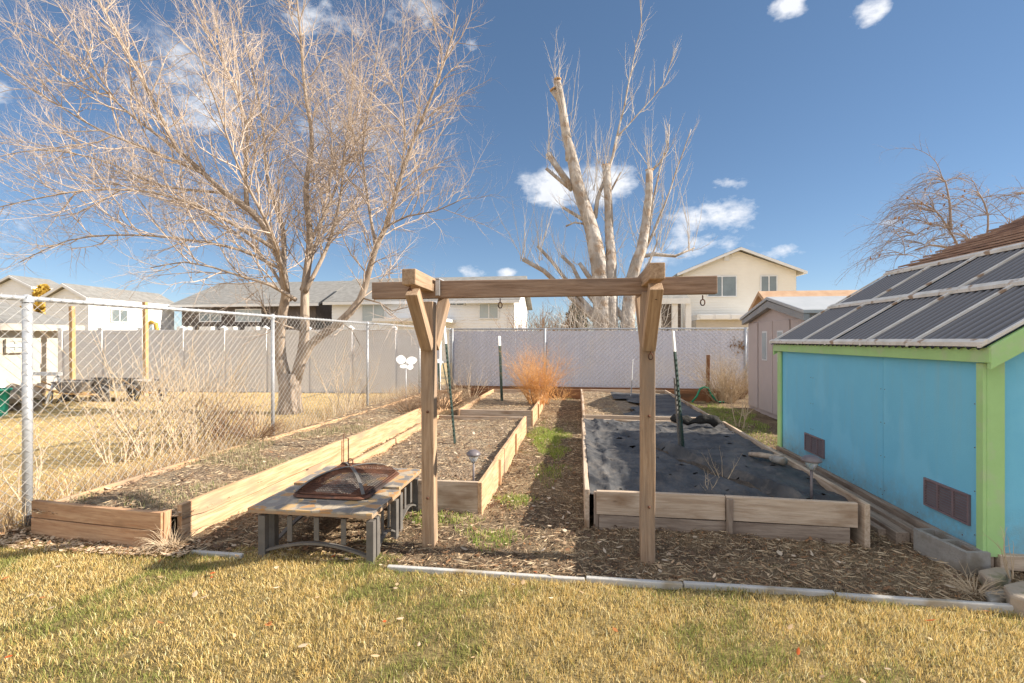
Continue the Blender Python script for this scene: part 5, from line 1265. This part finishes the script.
# far shrubs behind the fence
D=21; c=Pd(540,372,D); shrub('brown_hedge','brown leafless bushes beyond the fence, between white house and pruned tree',(c.x,c.y,0),3.2,3.1,110,'brown_twig',51,subs=((.35,.4,1.1,.012,.2,4),(.25,.2,.5,.009,.2,3)),lean=.7,r=.03,group='bushes beyond the fence',droop=.1)
D=24; c=Pd(558,372,D); shrub('brown_hedge','second brown bush close beside the dark evergreen',(c.x,c.y,0),2.4,3.0,80,'brown_twig',52,subs=((.35,.4,1.1,.012,.2,4),(.25,.2,.5,.009,.2,3)),lean=.6,r=.03,group='bushes beyond the fence',droop=.1)
def leafy(name,label,c,w,h,n,m,seed,leaf=.12):
    R2=random.Random(seed); r=empty(name,c,label,'tree','bushes beyond the fence'); b=MB(); t=MB(); c=Vector(c); t.tube([c,c+Vector((0,0,h*.8))],[.12,.04],8); t.build('trunk','bark',r,origin=c)
    for _ in range(n):
        z=R2.uniform(.06,1); k_=math.sin(math.pi*min(1,z*.9+.1))**.6*w/2*R2.uniform(.3,1.05)*(1+.2*math.sin(9*z+seed)); a=R2.uniform(0,6.28); p=c+Vector((math.cos(a)*k_,math.sin(a)*k_,z*h)); v=perp(Vector((0,0,1)),R2)*leaf; u3=Vector((R2.gauss(0,.6),R2.gauss(0,.6),1)).normalized()*leaf*1.3
        b.add([p-v*.5,p+v*.5,p+v*.3+u3,p-v*.3+u3],[(0,1,2,3)])
    b.build('crown',m,r,origin=c)
q=Pd(577,330,23); leafy('evergreen_tree','narrow dark brown evergreen left of the pruned tree',(q.x,q.y,0),1.0,3.4,2600,'evergreen',1)
MT['yellow_leaf']=mat('yellow_foliage',(.45,.28,.04),(.55,.38,.08),bump=0)
q=Pd(44,300,33); leafy('yellow_bush','yellow leafed tree top between the two left white houses',(q.x,q.y,0),2.2,5.0,1400,'yellow_leaf',2,.28)
# extra dark utility pole on white house side
# dry leaf clump clinging to back fence right
b=MB()
for _ in range(60):
    p=onY(737+rnd.gauss(0,4),345+rnd.gauss(0,4),BY-.06); v=Vector((rnd.uniform(-.05,.05),0,rnd.uniform(-.05,.05))); w=Vector((rnd.uniform(-.04,.04),-.02,rnd.uniform(-.05,.05))); b.add([p,p+v,p+v+w,p+w],[(0,1,2,3)])
o=b.build('dead_vine',MT['brown_twig'],origin=onY(737,350,BY-.06)); tag(o,'dark dead vine leaves clinging to the slatted fence near resin shed','vine')

# ---------------------------------------------------------------- sky, sun, camera
EL=math.radians(31); AZ=math.radians(4.5)     # sun direction: from +X, turned a little to +Y
sd=Vector((math.cos(EL)*math.cos(AZ),math.cos(EL)*math.sin(AZ),math.sin(EL)))
sl=bpy.data.lights.new('sun','SUN'); sl.energy=5; sl.angle=math.radians(.53); sl.color=(1,.915,.79)
so=bpy.data.objects.new('sun',sl); col.objects.link(so); so.rotation_euler=sd.to_track_quat('Z','Y').to_euler()
w=bpy.data.worlds.new('World'); sc.world=w; w.use_nodes=True; N=w.node_tree.nodes; L=w.node_tree.links
bgn=N['Background']; bgn.inputs['Strength'].default_value=.12
sk=N.new('ShaderNodeTexSky'); sk.sky_type='NISHITA'; sk.sun_disc=False; sk.sun_elevation=EL; sk.sun_rotation=math.atan2(sd.x,sd.y)
sk.altitude=1400; sk.air_density=.8; sk.dust_density=.0; sk.ozone_density=2.6
tc=N.new('ShaderNodeTexCoord')
def M_(op,a,b=None,c=None,clamp=False):
    n=N.new('ShaderNodeMath'); n.operation=op; n.use_clamp=clamp
    for k_,q in enumerate((a,b,c)):
        if q is None: continue
        if isinstance(q,(int,float)): n.inputs[k_].default_value=q
        else: L.new(q,n.inputs[k_])
    return n.outputs[0]
sp=N.new('ShaderNodeSeparateXYZ'); L.new(tc.outputs['Generated'],sp.inputs[0])
# cloud noise
def cn(s,d,r=.6,off=0):
    mp=N.new('ShaderNodeMapping'); mp.inputs['Scale'].default_value=(1,1,1.7); mp.inputs['Location'].default_value=(off,off*.7,0); L.new(tc.outputs['Generated'],mp.inputs[0])
    n=N.new('ShaderNodeTexNoise'); n.inputs['Scale'].default_value=s; n.inputs['Detail'].default_value=d; n.inputs['Roughness'].default_value=r; L.new(mp.outputs[0],n.inputs['Vector']); return n.outputs['Fac']
azn=M_('ARCTAN2',sp.outputs[0],sp.outputs[1]); eln=M_('ARCSINE',sp.outputs[2])
clouds=[(553,192,34,17,1.0),(612,185,30,19,.95),(530,185,16,10,.7),(735,213,32,16,1.0),(690,222,26,15,.7),(736,183,24,10,.75),(470,272,17,11,.9),(508,273,9,6,.8),(468,44,14,9,.8),(792,2,22,13,.9),(872,12,26,13,.8),
 (0,92,26,20,.8),(190,100,75,50,.62),(390,35,75,35,.62),(330,20,110,40,.5),(15,210,45,30,.5),(700,245,45,14,.55),(780,252,28,10,.6),(890,223,16,6,.5),(320,120,80,50,.35),(640,255,40,18,.45),(-150,60,120,60,.7),(1150,90,90,40,.7)]
mask=None
for (u_,v_,su,sv,amp) in clouds:
    v=(Pd(u_,v_,1)-Vector((0,0,HC))); a0=math.atan2(v.x,v.y); hyp=v.length; e0=math.asin(v.z/hyp)
    sa=su/F/ (1+((u_-512)/F)**2); se=sv/F/hyp
    dx=M_('MULTIPLY',M_('SUBTRACT',azn,a0),1/sa); dy=M_('MULTIPLY',M_('SUBTRACT',eln,e0),1/se)
    r2=M_('ADD',M_('MULTIPLY',dx,dx),M_('MULTIPLY',dy,dy)); g=M_('MULTIPLY',M_('EXPONENT',M_('MULTIPLY',r2,-.8)),amp)
    mask=g if mask is None else M_('MAXIMUM',mask,g)
nz=cn(7,10,.62); nf=cn(22,8,.62,3)
nn=M_('ADD',M_('MULTIPLY',nz,.75),M_('MULTIPLY',nf,.25))
dens=M_('SUBTRACT',M_('ADD',mask,M_('MULTIPLY',nn,3.4)),2.12)
dens=M_('MULTIPLY',dens,2.2,clamp=True)
dens=M_('MULTIPLY',dens,M_('MINIMUM',M_('MULTIPLY',M_('MULTIPLY',mask,mask),9),1))
shade=M_('MULTIPLY_ADD',nf,1.2,.35)
cc=N.new('ShaderNodeMixRGB'); cc.inputs[1].default_value=(2.6,2.85,3.4,1); cc.inputs[2].default_value=(4.6,4.65,4.8,1); L.new(M_('MINIMUM',shade,1),cc.inputs[0])
hs=N.new('ShaderNodeHueSaturation'); hs.inputs['Saturation'].default_value=1.17; hs.inputs['Value'].default_value=.90; gm=N.new('ShaderNodeGamma'); gm.inputs[1].default_value=.72; L.new(sk.outputs[0],gm.inputs[0]); L.new(gm.outputs[0],hs.inputs['Color'])
# unseen bright cloud bank added behind and above the camera as fill light
dp=N.new('ShaderNodeVectorMath'); dp.operation='DOT_PRODUCT'; L.new(tc.outputs['Generated'],dp.inputs[0]); dp.inputs[1].default_value=(-.38,-.76,.52)
bk=M_('MULTIPLY',M_('SUBTRACT',dp.outputs['Value'],.28),3.2,clamp=True)
bkd=M_('MULTIPLY',M_('ADD',M_('SUBTRACT',M_('MULTIPLY',nz,2.6),1.0),M_('MULTIPLY',bk,.6)),1.6,clamp=True)
bkd=M_('MULTIPLY',bkd,bk,clamp=True)
mx=N.new('ShaderNodeMixRGB'); L.new(M_('MULTIPLY',dens,.88),mx.inputs[0]); L.new(hs.outputs[0],mx.inputs[1]); L.new(cc.outputs[0],mx.inputs[2])
mb_=N.new('ShaderNodeMixRGB'); L.new(bkd,mb_.inputs[0]); L.new(mx.outputs[0],mb_.inputs[1]); mb_.inputs[2].default_value=(4.3,4.45,4.8,1); L.new(mb_.outputs[0],bgn.inputs['Color'])
cam=bpy.data.cameras.new('camera'); cam.sensor_width=36; cam.lens=F/1024*36; cam.clip_end=2000; cam.clip_start=.05; cam.shift_y=-(341.5-340)/1024*-1
cam.shift_y=(340-341.5)/1024
co=bpy.data.objects.new('camera',cam); col.objects.link(co); co.location=(0,0,HC); co.rotation_euler=(math.radians(90),0,PSI); sc.camera=co
sc.view_settings.view_transform='Standard'; sc.view_settings.look='None'; sc.view_settings.exposure=.98; sc.view_settings.gamma=1
sc.render.engine='CYCLES'; sc.cycles.max_bounces=6; sc.cycles.diffuse_bounces=3; sc.cycles.glossy_bounces=2; sc.render.resolution_x=1024; sc.render.resolution_y=683
